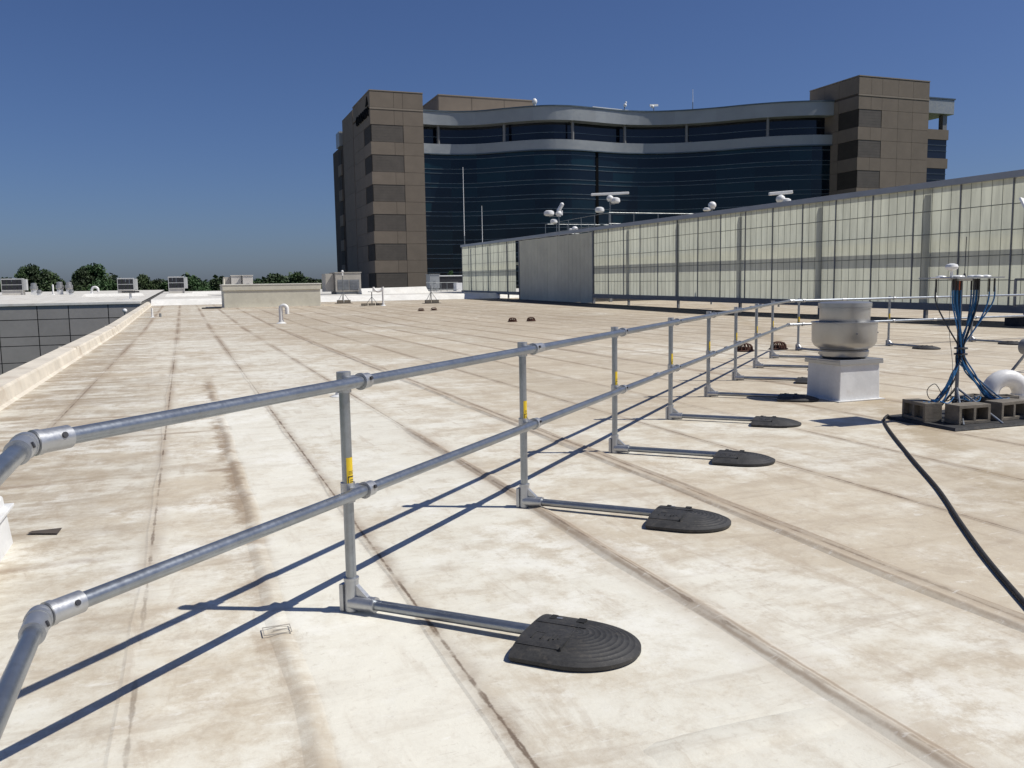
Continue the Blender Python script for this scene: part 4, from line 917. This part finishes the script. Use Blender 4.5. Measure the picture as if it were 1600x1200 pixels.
# white curb corner at the left edge
cc = thing('roof_hatch_curb', (-1.6, 5.0, 0), 'white curb corner cut off by the left edge of the photo', 'curb')
b = MB(); b.add([(-2.2, 3.9, 0), (-1.03, 3.9, 0), (-1.03, 5.78, 0), (-2.2, 5.78, 0), (-2.2, 3.9, 0.30), (-1.06, 3.9, 0.30), (-1.06, 5.75, 0.30), (-2.2, 5.75, 0.30)],
                [(0, 1, 5, 4), (1, 2, 6, 5), (2, 3, 7, 6), (3, 0, 4, 7), (4, 5, 6, 7)]); b.build('body', M['curb'], cc, smooth=0, bevel=0.015)
b = MB(); b.box(-2.2, -1.015, 3.85, 5.81, 0.215, 0.235); b.build('drip_edge', M['curb'], cc, smooth=0, bevel=0.004)
b = MB(); b.cyl((-1.05, 5.45, 0.27), (-1.038, 5.45, 0.27), 0.008, n=8); b.build('screw', M['dark_screw'], cc)
b = MB(); b.add([(-0.98, 5.92, 0.012), (-0.80, 5.84, 0.012), (-0.79, 5.97, 0.013), (-0.96, 5.97, 0.012)], [(0, 1, 2, 3)])
tag(b.build('dark_mark', M['stone_joint'], smooth=0), 'dark flat mark on the membrane beside the white curb corner', 'scrap')  # thin flat patch standing for a dark mark on the membrane
# small square patch mark on a seam
b = MB(); sq = [(0.245, 3.70), (0.36, 3.70), (0.36, 3.79), (0.245, 3.79)]
for i in range(4): b.bar((*sq[i], 0.0125), (*sq[(i+1) % 4], 0.0125), 0.004, 0.003)
b.bar((0.285, 3.745, 0.0125), (0.36, 3.745, 0.0125), 0.004, 0.003)
tag(b.build('patch_outline', M['hvac'], smooth=0), 'small square outlined patch on the seam left of the nearest post foot', 'patch')

# ================================================================== ROOFTOP PLANT IN THE DISTANCE
cb = thing('equipment_curb', (5.4, 59, slope(59)), 'long low beige metal curb with a flat lid in mid roof', 'roof curb')
x0, x1, y0, y1 = 2.55, 8.95, 61.2, 64.6; z0 = slope(60)
b = MB(); b.box(x0, x1, y0, y1, z0, z0+1.50); b.build('body', M['beige'], cb, smooth=0, bevel=0.02)
b = MB(); b.box(x0-0.06, x1+0.06, y0-0.06, y1+0.06, z0+1.18, z0+1.52); b.build('lid_flange', M['beige'], cb, smooth=0, bevel=0.015)
b = MB(); b.box(x0-0.09, x1+0.09, y0-0.09, y1+0.09, z0+1.522, z0+1.60); b.build('lid', M['beige_top'], cb, smooth=0, bevel=0.015)
b = MB(); b.box(x0-0.3, x1+0.2, y0-0.25, y0-0.01, z0+0.005, z0+0.05); b.build('base_flashing', M['parapet'], cb, smooth=0)
b = MB(); b.cyl((2.62, 61.5, z0+1.6), (2.62, 61.5, z0+1.98), 0.07, n=10); b.build('pipe_post', M['beige'], cb)
b = MB(); b.box(1.15, 2.35, 60.6, 61.9, slope(61)+0.01, slope(61)+0.07); tag(b.build('dark_mat', M['black'], smooth=0), 'dark flat mat on the roof left of the beige curb', 'mat')
def ahu(x0, x1, y0, y1, h, label, mat='hvac', dark=True, group=None):
    z = far_z(y0) if y0 > 72 else slope(y0)
    t = thing('rooftop_unit', ((x0+x1)/2, (y0+y1)/2, z), label, 'rooftop unit', group)
    MB().box(x0, x1, y0, y1, z+0.25, z+h).build('casing', M[mat], t, smooth=0, bevel=0.02)
    MB().box(x0-0.06, x1+0.06, y0-0.06, y1+0.06, z+h+0.002, z+h+0.07).build('top_cover', M[mat], t, smooth=0)
    MB().box(x0+0.08, x1-0.08, y0+0.08, y1-0.08, z, z+0.25).build('base_rail', M['steel'], t, smooth=0)
    if dark:
        w = x1-x0
        for a, c in ((0.08, 0.52), (0.55, 0.93)):
            g_ = MB(); g_.box(x0+w*a, x0+w*c, y0-0.02, y0-0.004, z+0.4, z+h*0.68)
            for k in range(6): g_.box(x0+w*a+0.03, x0+w*c-0.03, y0-0.045, y0-0.021, z+0.46+k*(h*0.68-0.5)/6, z+0.46+(k+0.55)*(h*0.68-0.5)/6)
            g_.build('louvre', M['steel'], t, smooth=0)
    else:
        MB().box((x0+x1)/2-0.12, (x0+x1)/2+0.12, y0-0.03, y0-0.003, z+h*0.45, z+h*0.6).build('access_latch', M['steel'], t, smooth=0)
    return t
ahu(13.15, 15.5, 80.3, 83.5, 1.95, 'tan rooftop unit with louvred front left of the brown tower')
MB().box(12.35, 13.1, 80.9, 83.2, far_z(81)+0.25, far_z(81)+1.9).build('side_duct', M['hvac'], bpy.data.objects['rooftop_unit'], smooth=0)
ahu(4.25, 5.15, 84.4, 86.0, 1.80, 'left of two small pale rooftop units seen over the beige curb', 'hvac_pale', False)
ahu(5.25, 6.15, 84.0, 86.0, 1.80, 'right of two small pale rooftop units seen over the beige curb', 'hvac_pale', False)
MB().box(3.6, 4.22, 84.8, 86.0, far_z(85)+0.3, far_z(85)+1.7).build('side_duct', M['hvac'], bpy.data.objects['rooftop_unit.001'], smooth=0)
ahu(25.3, 26.4, 92.0, 93.5, 1.75, 'silver blue cabinet at the foot of the glass front', 'silver', False)
def condenser(x0, x1, y, h, leg, label):
    z = far_z(y); t = thing('condenser_unit', ((x0+x1)/2, y, z), label, 'condenser', 'condenser units on the far roofs'); d = 1.5
    fr_ = MB(); w = 0.055
    for x in (x0, x1-w): fr_.box(x, x+w, y, y+w, z, z+h); fr_.box(x, x+w, y+d-w, y+d, z, z+h)
    fr_.box(x0+w-0.01, x1-w+0.01, y+w-0.01, y+d-w+0.01, z+leg+0.01, z+leg+0.03)
    for q in (leg, leg+(h-leg)/2-w/2, h-w): fr_.box(x0+w-0.01, x1-w+0.01, y+0.005, y+w-0.005, z+q, z+q+w)
    fr_.build('frame', M['unit'], t, smooth=0)
    xm = (x0+x1)/2
    cw = (x1-x0-2*w)/4
    for a, c in [(x0+w+cw*k_+0.012, x0+w+cw*(k_+1)-0.012) for k_ in range(4)]:
        for q0, q1 in ((leg+w, leg+(h-leg)/2-w/2), (leg+(h-leg)/2+w/2, h-w)): MB().box(a+0.01, c-0.01, y+0.02, y+0.06, z+q0+0.01, z+q1-0.01).build('coil_panel', M['coil'], t, smooth=0)
    MB().box(x1-0.01, x1+0.35, y+0.3, y+d, z+leg, z+h-0.02).build('side_cabinet', M['unit'], t, smooth=0)
    MB().box(x0, x1, y+0.1, y+d-0.1, z+h+0.002, z+h+0.08).build('top_cover', M['unit'], t, smooth=0)
    MB().box(x0+w, x1-w, y+0.1, y+d-0.1, z, z+leg).build('skirt', M['hvac_pale'], t, smooth=0)
condenser(-19.6, -17.4, 115, 1.85, 0.55, 'condenser unit at the far left edge of the photo with a pale side cabinet')
condenser(-7.0, -5.25, 110, 1.75, 0.45, 'dark-faced condenser unit just left of the parapet end, behind the T stand')
condenser(-1.5, 0.25, 108, 1.85, 0.55, 'dark-faced condenser unit right of the parapet end, straight above it')
def round_fan(x, y, r, h, label):
    z = far_z(y); t = thing('roof_fan', (x, y, z), label, 'roof fan', 'small fans on the far left roof')
    MB().box(x-r*0.7, x+r*0.7, y-r*0.7, y+r*0.7, z, z+h*0.4).build('curb', M['curb'], t, smooth=0)
    b = MB(); b.lathe([(r*0.7, h*0.4), (r, h*0.5), (r, h*0.75), (r*0.75, h*0.77), (r*0.75, h), (0.01, h*1.03)], (x, y, z), 18); b.build('hood', M['alum'], t)
round_fan(-16.1, 114, 0.42, 1.35, 'silver roof fan right of the far left condenser')
round_fan(-13.3, 113, 0.42, 1.45, 'left silver roof fan of the close pair under the trees')
round_fan(-12.3, 112.6, 0.42, 1.45, 'right silver roof fan of the close pair under the trees')
round_fan(-14.9, 109, 0.30, 0.6, 'low white hooded fan between the silver fans')
round_fan(-11.6, 108, 0.30, 0.6, 'low hooded fan at the right of the pair of silver fans')
cane(-13.9, 112.0, 1.1, 0.09, 0.01, 0, 'thin white vent pipe left of the pair of silver roof fans')
cane(-10.4, 118, 0.8, 0.14, 0.75, R(-15), 'white hooped gooseneck pipe in front of the tall dark tree')
# T-shaped stand at the wing edge
ts = thing('pipe_stand', (-3.85, 74.5, far_z(74.5)), 'T-shaped white stand with a dark flat top near the parapet end', 'stand')
zt = far_z(74.5); MB().box(-4.45, -3.2, 74.3, 74.8, zt+0.54, zt+0.66).build('top_slab', M['coil'], ts, smooth=0)
MB().cyl((-3.85, 74.5, zt), (-3.85, 74.5, zt+0.56), 0.09, n=12).build('pipe', M['pvc'], ts)
MB().box(-4.4, -3.7, 74.2, 74.8, zt, zt+0.06).build('foot', M['white'], ts, smooth=0)
# white raised ridge curb beyond the step
wc = thing('ridge_curb', (18, 79, far_z(79)), 'long white membrane-covered curb in front of the brown tower', 'roof curb')
z0 = far_z(78); b = MB(); b.add([(15.2, 78.4, z0), (21.5, 78.4, z0), (21.5, 80.4, z0), (15.2, 80.4, z0), (15.2, 78.9, z0+0.52), (21.3, 78.9, z0+0.62), (21.3, 80.0, z0+0.62), (15.2, 80.0, z0+0.52)],
                                [(0, 1, 5, 4), (1, 2, 6, 5), (2, 3, 7, 6), (3, 0, 4, 7), (4, 5, 6, 7)]); b.build('body', M['white_mem'], wc, smooth=0)
# low white ribs over the far roof at left
for k, (x0, x1, y) in enumerate(((-1.5, 2.2, 84), (-9, -3.5, 92), (0.8, 4.5, 96))):
    z = far_z(y); b = MB(); b.add([(x0, y-0.5, z), (x1, y-0.5, z), (x1, y+0.6, z), (x0, y+0.6, z), (x0+0.2, y, z+0.28), (x1-0.2, y, z+0.28)], [(0, 1, 5, 4), (1, 2, 5), (2, 3, 4, 5), (3, 0, 4)])
    tag(b.build('roof_cricket', M['white_mem'], smooth=0), ['low white ridge just beyond the parapet end, nearest of three', 'low white ridge on the roof left of the parapet end', 'low white ridge farthest back behind the parapet end'][k], 'roof ridge')
# tripod masts on blocks
def stand(x, y, h, label, cam_top):
    z = slope(y); t = thing('tripod_mast', (x, y, z), label, 'mast', 'small tripod masts on the far roof')
    MB().cyl((x, y, z), (x, y, z+h), 0.03, n=8).build('pole', M['rail_dim'], t)
    for a in (200, 340, 90):
        q = (x+0.55*math.cos(R(a)), y+0.55*math.sin(R(a)), z+0.05); MB().cyl(q, (x, y, z+min(0.85, h*0.7)), 0.02, n=6).build('leg', M['rail_dim'], t)
    for dx in (-0.5, 0.05): MB().box(x+dx, x+dx+0.45, y-0.3, y-0.05, z+0.03, z+0.26).build('ballast_block', M['concrete'], t, smooth=0)
    MB().box(x-0.6, x+0.65, y-0.4, y+0.4, z+0.008, z+0.028).build('pad', M['black'], t, smooth=0)
    if cam_top: b = MB(); b.ball((x, y, z+h+0.06), 0.10); b.cyl((x, y, z+h-0.25), (x, y, z+h), 0.06, n=10); b.build('sensor', M['white'], t)
stand(11.4, 66.3, 2.35, 'tall tripod mast with a white sensor in front of the tan rooftop unit', True)
stand(16.95, 61.4, 1.30, 'low tripod mast on blocks left of the screen wall end', False)
ps = thing('pipe_table', (12.05, 58.8, slope(58.8)), 'low dark pipe stand left of the far white gooseneck', 'stand')
z = slope(58.8)
MB().cyl((12.05, 58.8, z+0.05), (12.05, 58.8, z+0.95), 0.035, n=8).build('pole', M['steel'], ps)
MB().box(11.85, 12.25, 58.6, 59.0, z+0.93, z+0.99).build('top_plate', M['white'], ps, smooth=0)
for x in (11.5, 12.0, 12.5): MB().box(x-0.2, x+0.2, 58.5, 58.75, z+0.03, z+0.18).build('ballast_block', M['concrete'], ps, smooth=0)
b = MB()
for x, q in ((11.6, -1), (12.5, 1)): b.cyl((x, 58.8, z+0.06), (12.05, 58.8, z+0.62), 0.018, n=6)
b.build('brace', M['steel'], ps)
# little ladder rail, dark equipment and white box by the end of the screen wall
lr = thing('ladder_rail', (26.0, 88, far_z(88)), 'low grey pipe ladder rail at the far end of the screen wall', 'rail')
z = far_z(86)-0.35; b = MB()
for x in (24.0, 24.75, 25.4, 26.1): b.cyl((x, 85.8, z), (x, 85.8, z+1.25), 0.03, n=6)
b.build('post', M['rail_dim'], lr)
for q in (0.55, 1.25): MB().cyl((23.2, 85.8, z+q), (26.6, 85.8, z+q), 0.03, n=6).build('rail', M['rail_dim'], lr)
b = MB(); b.cyl((23.3, 85.2, z), (24.0, 85.8, z+1.1), 0.03, n=6); b.cyl((23.9, 85.0, z), (24.4, 85.8, z+0.9), 0.03, n=6); b.build('brace', M['rail_dim'], lr)
dk = thing('dark_enclosure', (28, 95, far_z(95)), 'dark equipment enclosure with a white top behind the ladder rail', 'enclosure')
z = far_z(94); MB().box(26.9, 29.8, 94, 96, z, z+1.55).build('body', M['coil'], dk, smooth=0); MB().box(26.8, 29.9, 93.9, 96.1, z+1.552, z+1.66).build('top', M['white'], dk, smooth=0)
MB().box(27.1, 27.85, 88, 89, far_z(88), far_z(88)+0.85).build('white_box', M['white'])
tag(bpy.data.objects['white_box'], 'small white box between the ladder rail and the screen wall', 'box')

# ================================================================== ANTENNAS OVER THE SCREEN WALL
pf = thing('roof_platform', (34, 60, 0), 'raised platform with pipe railings seen over the screen wall top', 'platform')
X0, X1, YA, YB = 28.2, 38.0, 55.0, 66.4; zd = 4.75
MB().box(X0-0.1, X1+0.1, YA-0.1, YB+0.1, zd-0.2, zd).build('deck', M['steel'], pf, smooth=0)
for x in (X0+0.2, X1-0.2):
    for y in (YA+0.2, YB-0.2): MB().box(x-0.1, x+0.1, y-0.1, y+0.1, 0, zd-0.2).build('leg', M['steel'], pf, smooth=0)
for z in (6.44, 5.68):
    for p_, q_ in (((X0, YA, z), (X1, YA, z)), ((X0, YB, z), (X1, YB, z)), ((X0, YA, z), (X0, YB, z)), ((X1, YA, z), (X1, YB, z))): MB().cyl(p_, q_, 0.024, n=6).build('rail', M['rail_dim'], pf)
pts = [(X0, YA+ (YB-YA)*k/5) for k in range(6)]+[(X0+(X1-X0)*k/5, YA) for k in range(1, 6)]+[(X0+(X1-X0)*k/5, YB) for k in range(1, 6)]
for x, y in pts: MB().cyl((x, y, zd), (x, y, 6.44), 0.026, n=6).build('post', M['rail_dim'], pf)
def radome(b, c, r, h): b.lathe([(r*0.75, 0), (r*0.98, h*0.2), (r, h*0.45), (r*0.9, h*0.8), (r*0.55, h*0.97), (0.01, h)], c, 20)
def radar(loc, label, base, bar=None, domes=(), ped=True):
    t = thing('radar_antenna', (loc[0], loc[1], base), label, 'radar antenna', 'white radar antennas above the screen wall')
    MB().cyl((loc[0], loc[1], base), (loc[0], loc[1], loc[2]), 0.055, n=8).build('pole', M['rail_dim'], t)
    if ped:
        b = MB(); b.ball((loc[0], loc[1], loc[2]+0.12), 0.25, 0.9); b.cyl((loc[0], loc[1], loc[2]-0.1), (loc[0], loc[1], loc[2]+0.1), 0.16, n=12); b.build('pedestal', M['white'], t)
    if bar:
        L_, tilt = bar; dx, dy = math.cos(R(-16)), math.sin(R(-16)); z = loc[2]+0.44
        MB().bar((loc[0]-dx*L_/2, loc[1]-dy*L_/2, z-tilt), (loc[0]+dx*L_/2, loc[1]+dy*L_/2, z+tilt), 0.14, 0.17).build('array_bar', M['white'], t, smooth=0, bevel=0.03)
        MB().cyl((loc[0], loc[1], loc[2]+0.25), (loc[0], loc[1], z-0.08), 0.09, n=10).build('neck', M['white'], t)
    for dx, dy, dz, r, h in domes:
        b = MB(); radome(b, (loc[0]+dx, loc[1]+dy, loc[2]+dz), r, h); b.build('radome', M['white'], t)
        b = MB(); b.bar((loc[0], loc[1], loc[2]+dz-0.06), (loc[0]+dx, loc[1]+dy, loc[2]+dz-0.06), 0.08, 0.05); b.build('arm', M['rail_dim'], t, smooth=0)
radar((27.2, 61.4, 6.75), 'left white antenna cluster with two radomes on a pole by the platform corner', zd, None, ((-0.70, 0.26, -0.02, 0.40, 0.40), (-0.36, 0.14, -0.62, 0.28, 0.36)))
t = [o for o in COL.objects if o.get('label', '').startswith('left white antenna cluster')][0]
b = MB(); b.cyl((27.15, 61.4, 7.05), (27.4, 61.3, 7.5), 0.15, n=12); b.ball((27.42, 61.3, 7.55), 0.16); b.cyl((27.4, 61.3, 7.1), (27.4, 61.3, 6.75), 0.08, n=8); b.build('camera_head', M['white'], t)
radar((29.0, 56.4, 7.45), 'white radar with the longest array bar and radomes, left of centre over the wall', zd, (2.75, 0.05), ((0.36, -0.10, -0.22, 0.36, 0.40), (-0.70, 0.24, -0.86, 0.34, 0.38)))
radar((30.05, 38.7, 5.70), 'right white radar with a short tilted array bar over the wall', 0.1, (1.30, 0.05), ((0.25, -0.09, -0.16, 0.30, 0.32),))
radar((30.65, 46.0, 6.05), 'small white camera-shaped antenna peeking over the wall in the middle', 0.1, None, ((-0.30, 0.10, -0.22, 0.25, 0.20),), True)
radar((28.25, 60.8, 5.55), 'tiny white twin antenna between the two clusters behind the wall top', zd, None, ((-0.30, 0.1, -0.05, 0.14, 0.24),), True)
def whip(x, y, z0, z1, label, r=0.035):
    t = thing('whip_mast', (x, y, z0), label, 'whip antenna', 'thin whip masts')
    MB().cyl((x, y, z0), (x, y, z0+(z1-z0)*0.45), r, n=6).build('lower_tube', M['rail_dim'], t)
    MB().cyl((x, y, z0+(z1-z0)*0.45), (x, y, z1), r*0.75, r*0.5, n=6).build('upper_tube', M['white'], t)
whip(27.55, 86.3, far_z(86), 13.6, 'taller thin whip mast at the far end of the screen wall', 0.05)
whip(29.2, 85.4, far_z(85), 9.65, 'shorter thin whip mast right of the taller one', 0.045)
whip(74.0, 116.5, 27.1, 30.6, 'thin dark whip mast on the curved office roof', 0.06)
rd = thing('roof_dome', (49.6, 119.8, 27.1), 'small white dome beside the penthouse on the office roof', 'radome')
b = MB(); b.ball((49.6, 120.3, 28.1), 0.38, 1.25); b.cyl((49.6, 120.3, 27.1), (49.6, 120.3, 27.7), 0.2, n=10); b.build('dome', M['white'], rd)
for x, lab, w in ((64.2, 'left small white antenna on the curved office roof edge', 0.0), (68.7, 'right small white bar antenna on the curved office roof edge', 0.9)):
    y = on_curve(x)+1.4; t = thing('roof_antenna', (x, y, 27.1), lab, 'antenna')
    MB().cyl((x, y, 27.1), (x, y, 28.2), 0.07, n=8).build('pole', M['rail_dim'], t)
    b = MB()
    if w: b.bar((x-0.7, y, 28.35), (x+0.7, y, 28.45), 0.22, 0.28); b.ball((x-0.25, y, 28.2), 0.25)
    else: b.ball((x+0.1, y, 28.35), 0.26); b.ball((x+0.25, y, 28.75), 0.16)
    b.build('head', M['white'], t)
b = MB(); b.bar((58.6, 119.6, 27.62), (65.0, 120.2, 27.55), 0.3, 0.3); tag(b.build('white_roof_strip', M['white'], smooth=0), 'long white strip of roof showing behind the curved office roof edge', 'roof strip')  # added bar standing for the white roof strip above the edge

# ================================================================== TREES
def crown_mesh(seed, n_blob, n_leaf, rx, rz, leaf):
    q = random.Random(seed); m = MB(); v = []; f = []
    blobs = []
    for _ in range(n_blob):
        a = q.uniform(0, 6.283); rr = q.random()**0.6; zz = q.uniform(-0.8, 1.0)**1 if q.random() < 0.8 else q.uniform(0.5, 1.15)
        k = math.sqrt(max(0.05, 1-abs(zz)**1.8)); blobs.append((rx*0.78*rr*k*math.cos(a), rx*0.78*rr*k*math.sin(a), rz*0.8*zz, q.uniform(0.13, 0.33)*rx))
    for bx, by, bz, br in blobs:
        for _ in range(n_leaf):
            d = Vector((q.gauss(0, 1), q.gauss(0, 1), q.gauss(0, 1))).normalized()*br*(q.random()**0.35)
            c = Vector((bx, by, bz))+Vector((d.x, d.y, d.z*0.8)); s_ = leaf*q.uniform(0.6, 1.3)
            a = Vector((q.gauss(0, 1), q.gauss(0, 1), q.gauss(0, 1))).normalized(); e = a.cross(Vector((q.gauss(0, 1), q.gauss(0, 1), q.gauss(0, 1)))).normalized()
            k = len(v); v += [c-a*s_, c+e*s_*0.7, c+a*s_, c-e*s_*0.7]; f.append((k, k+1, k+2, k+3))
    m.add(v, f); return m.mesh('crown', M['leaf'], smooth=0)
CR = [crown_mesh(11+k, 42, 300, 5.0, 4.6, 0.21) for k in range(4)]
tm = MB(); tm.tube([(0, 0, 0), (0.1, 0, 3), (-0.05, 0.1, 6), (0.1, 0, 10)], 0.3, 8)
for a in (0.4, 2.3, 4.4): tm.tube([(0, 0, 4.5+a*0.3), (1.2*math.cos(a), 1.2*math.sin(a), 6.5), (2.6*math.cos(a), 2.6*math.sin(a), 9)], 0.13, 6)
TR = tm.mesh('trunk', M['bark'])
def tree(px_x, y, top, wid, label, k):
    """px_x = world x; top = height of the crown top above our roof"""
    t = thing('tree', (px_x, y, -8), label, 'tree', 'trees beyond the roofs', rz=rnd.uniform(0, 6))
    s_ = wid/10.0; hz = min((top+8)*0.42, 6.4)
    c = obj_from('crown', CR[k % 4], t, (0, 0, top+8-hz*0.92)); c.scale = (s_, s_, hz/4.6)
    r_ = obj_from('trunk', TR, t); r_.scale = (s_, s_, (top+8)/13.5)
def dir_xy(px, depth):
    d = rt*((px-800)/1350)+fw; d = d+up*((600-440)/1350); return Vector((0, 0, EYE))+d*depth
TL = [(8, 190, 441, 7), (30, 185, 437, 8), (48, 180, 413, 9), (72, 182, 423, 9), (98, 200, 440, 8), (128, 178, 421, 7), (143, 180, 412, 9), (163, 182, 430, 7), (180, 205, 436, 8),
      (222, 200, 429, 8), (243, 210, 434, 9), (262, 205, 438, 8), (298, 200, 431, 9), (320, 215, 438, 8), (340, 210, 433, 8), (404, 190, 436, 8), (427, 185, 428, 9), (462, 188, 426, 9), (484, 200, 432, 8), (505, 215, 436, 9), (525, 220, 438, 8)]
TLAB = ['small tree crown at the far left edge', 'low tree just left of the tallest left group', 'tall dark tree left in the leftmost big clump', 'broad tree on the right shoulder of the leftmost clump', 'low tree in the dip between the two big left clumps',
        'dark tree on the left shoulder of the second clump', 'tallest dark tree peak of the second clump', 'dark tree on the right shoulder of the second clump', 'low tree just left of the middle condenser', 'green tree right of the middle condenser', 'low rounded tree between two condensers',
        'low tree just left of the right condenser', 'green tree just right of the right condenser', 'low tree midway to the beige curb', 'low tree left above the beige curb end', 'low tree right of the pale rooftop units', 'rounded tree over the right half of the beige curb', 'highest tree over the right end of the beige curb',
        'tree between the beige curb and the tan unit', 'low tree left of the tan unit', 'low tree behind the tan rooftop unit']
for k, ((px, dep, ty, w), lab) in enumerate(zip(TL, TLAB)):
    p = dir_xy(px, dep); hor = 461.9-px*0.01623*1.0
    tree(p.x, p.y, 1.48+(hor-ty-9)/1350*dep, w*(dep/180)*1.25*rnd.uniform(0.8, 1.2), lab, k)
p = dir_xy(703, 116); o = thing('tree', (p.x, p.y, -8), 'lone small green tree beside the far end of the screen wall', 'tree')
c = obj_from('crown', CR[1], o, (0, 0, 8.9)); c.scale = (0.26, 0.26, 0.52); q = obj_from('trunk', TR, o); q.scale = (0.4, 0.4, 0.8)
# distant woods that read as one mass
wd = MB(); q = random.Random(5); v = []; f = []
for _ in range(26000):
    px = q.uniform(-260, 640); dep = q.uniform(300, 520); p = dir_xy(px, dep); h = 10.6+1.7*math.sin(px*0.045)+1.6*math.sin(px*0.11+1)+q.uniform(-1, 1)
    c = Vector((p.x, p.y, -8+h*q.random()**0.5*1.15)); s_ = q.uniform(0.5, 1.1)
    a = Vector((q.gauss(0, 1), q.gauss(0, 1), q.gauss(0, 1))).normalized(); e = a.cross(Vector((q.gauss(0, 1), q.gauss(0, 1), q.gauss(0, 1)))).normalized()
    k = len(v); v += [c-a*s_, c+e*s_, c+a*s_, c-e*s_]; f.append((k, k+1, k+2, k+3))
wd.add(v, f); tag(wd.build('distant_woods', M['leaf'], smooth=0), kind='stuff')
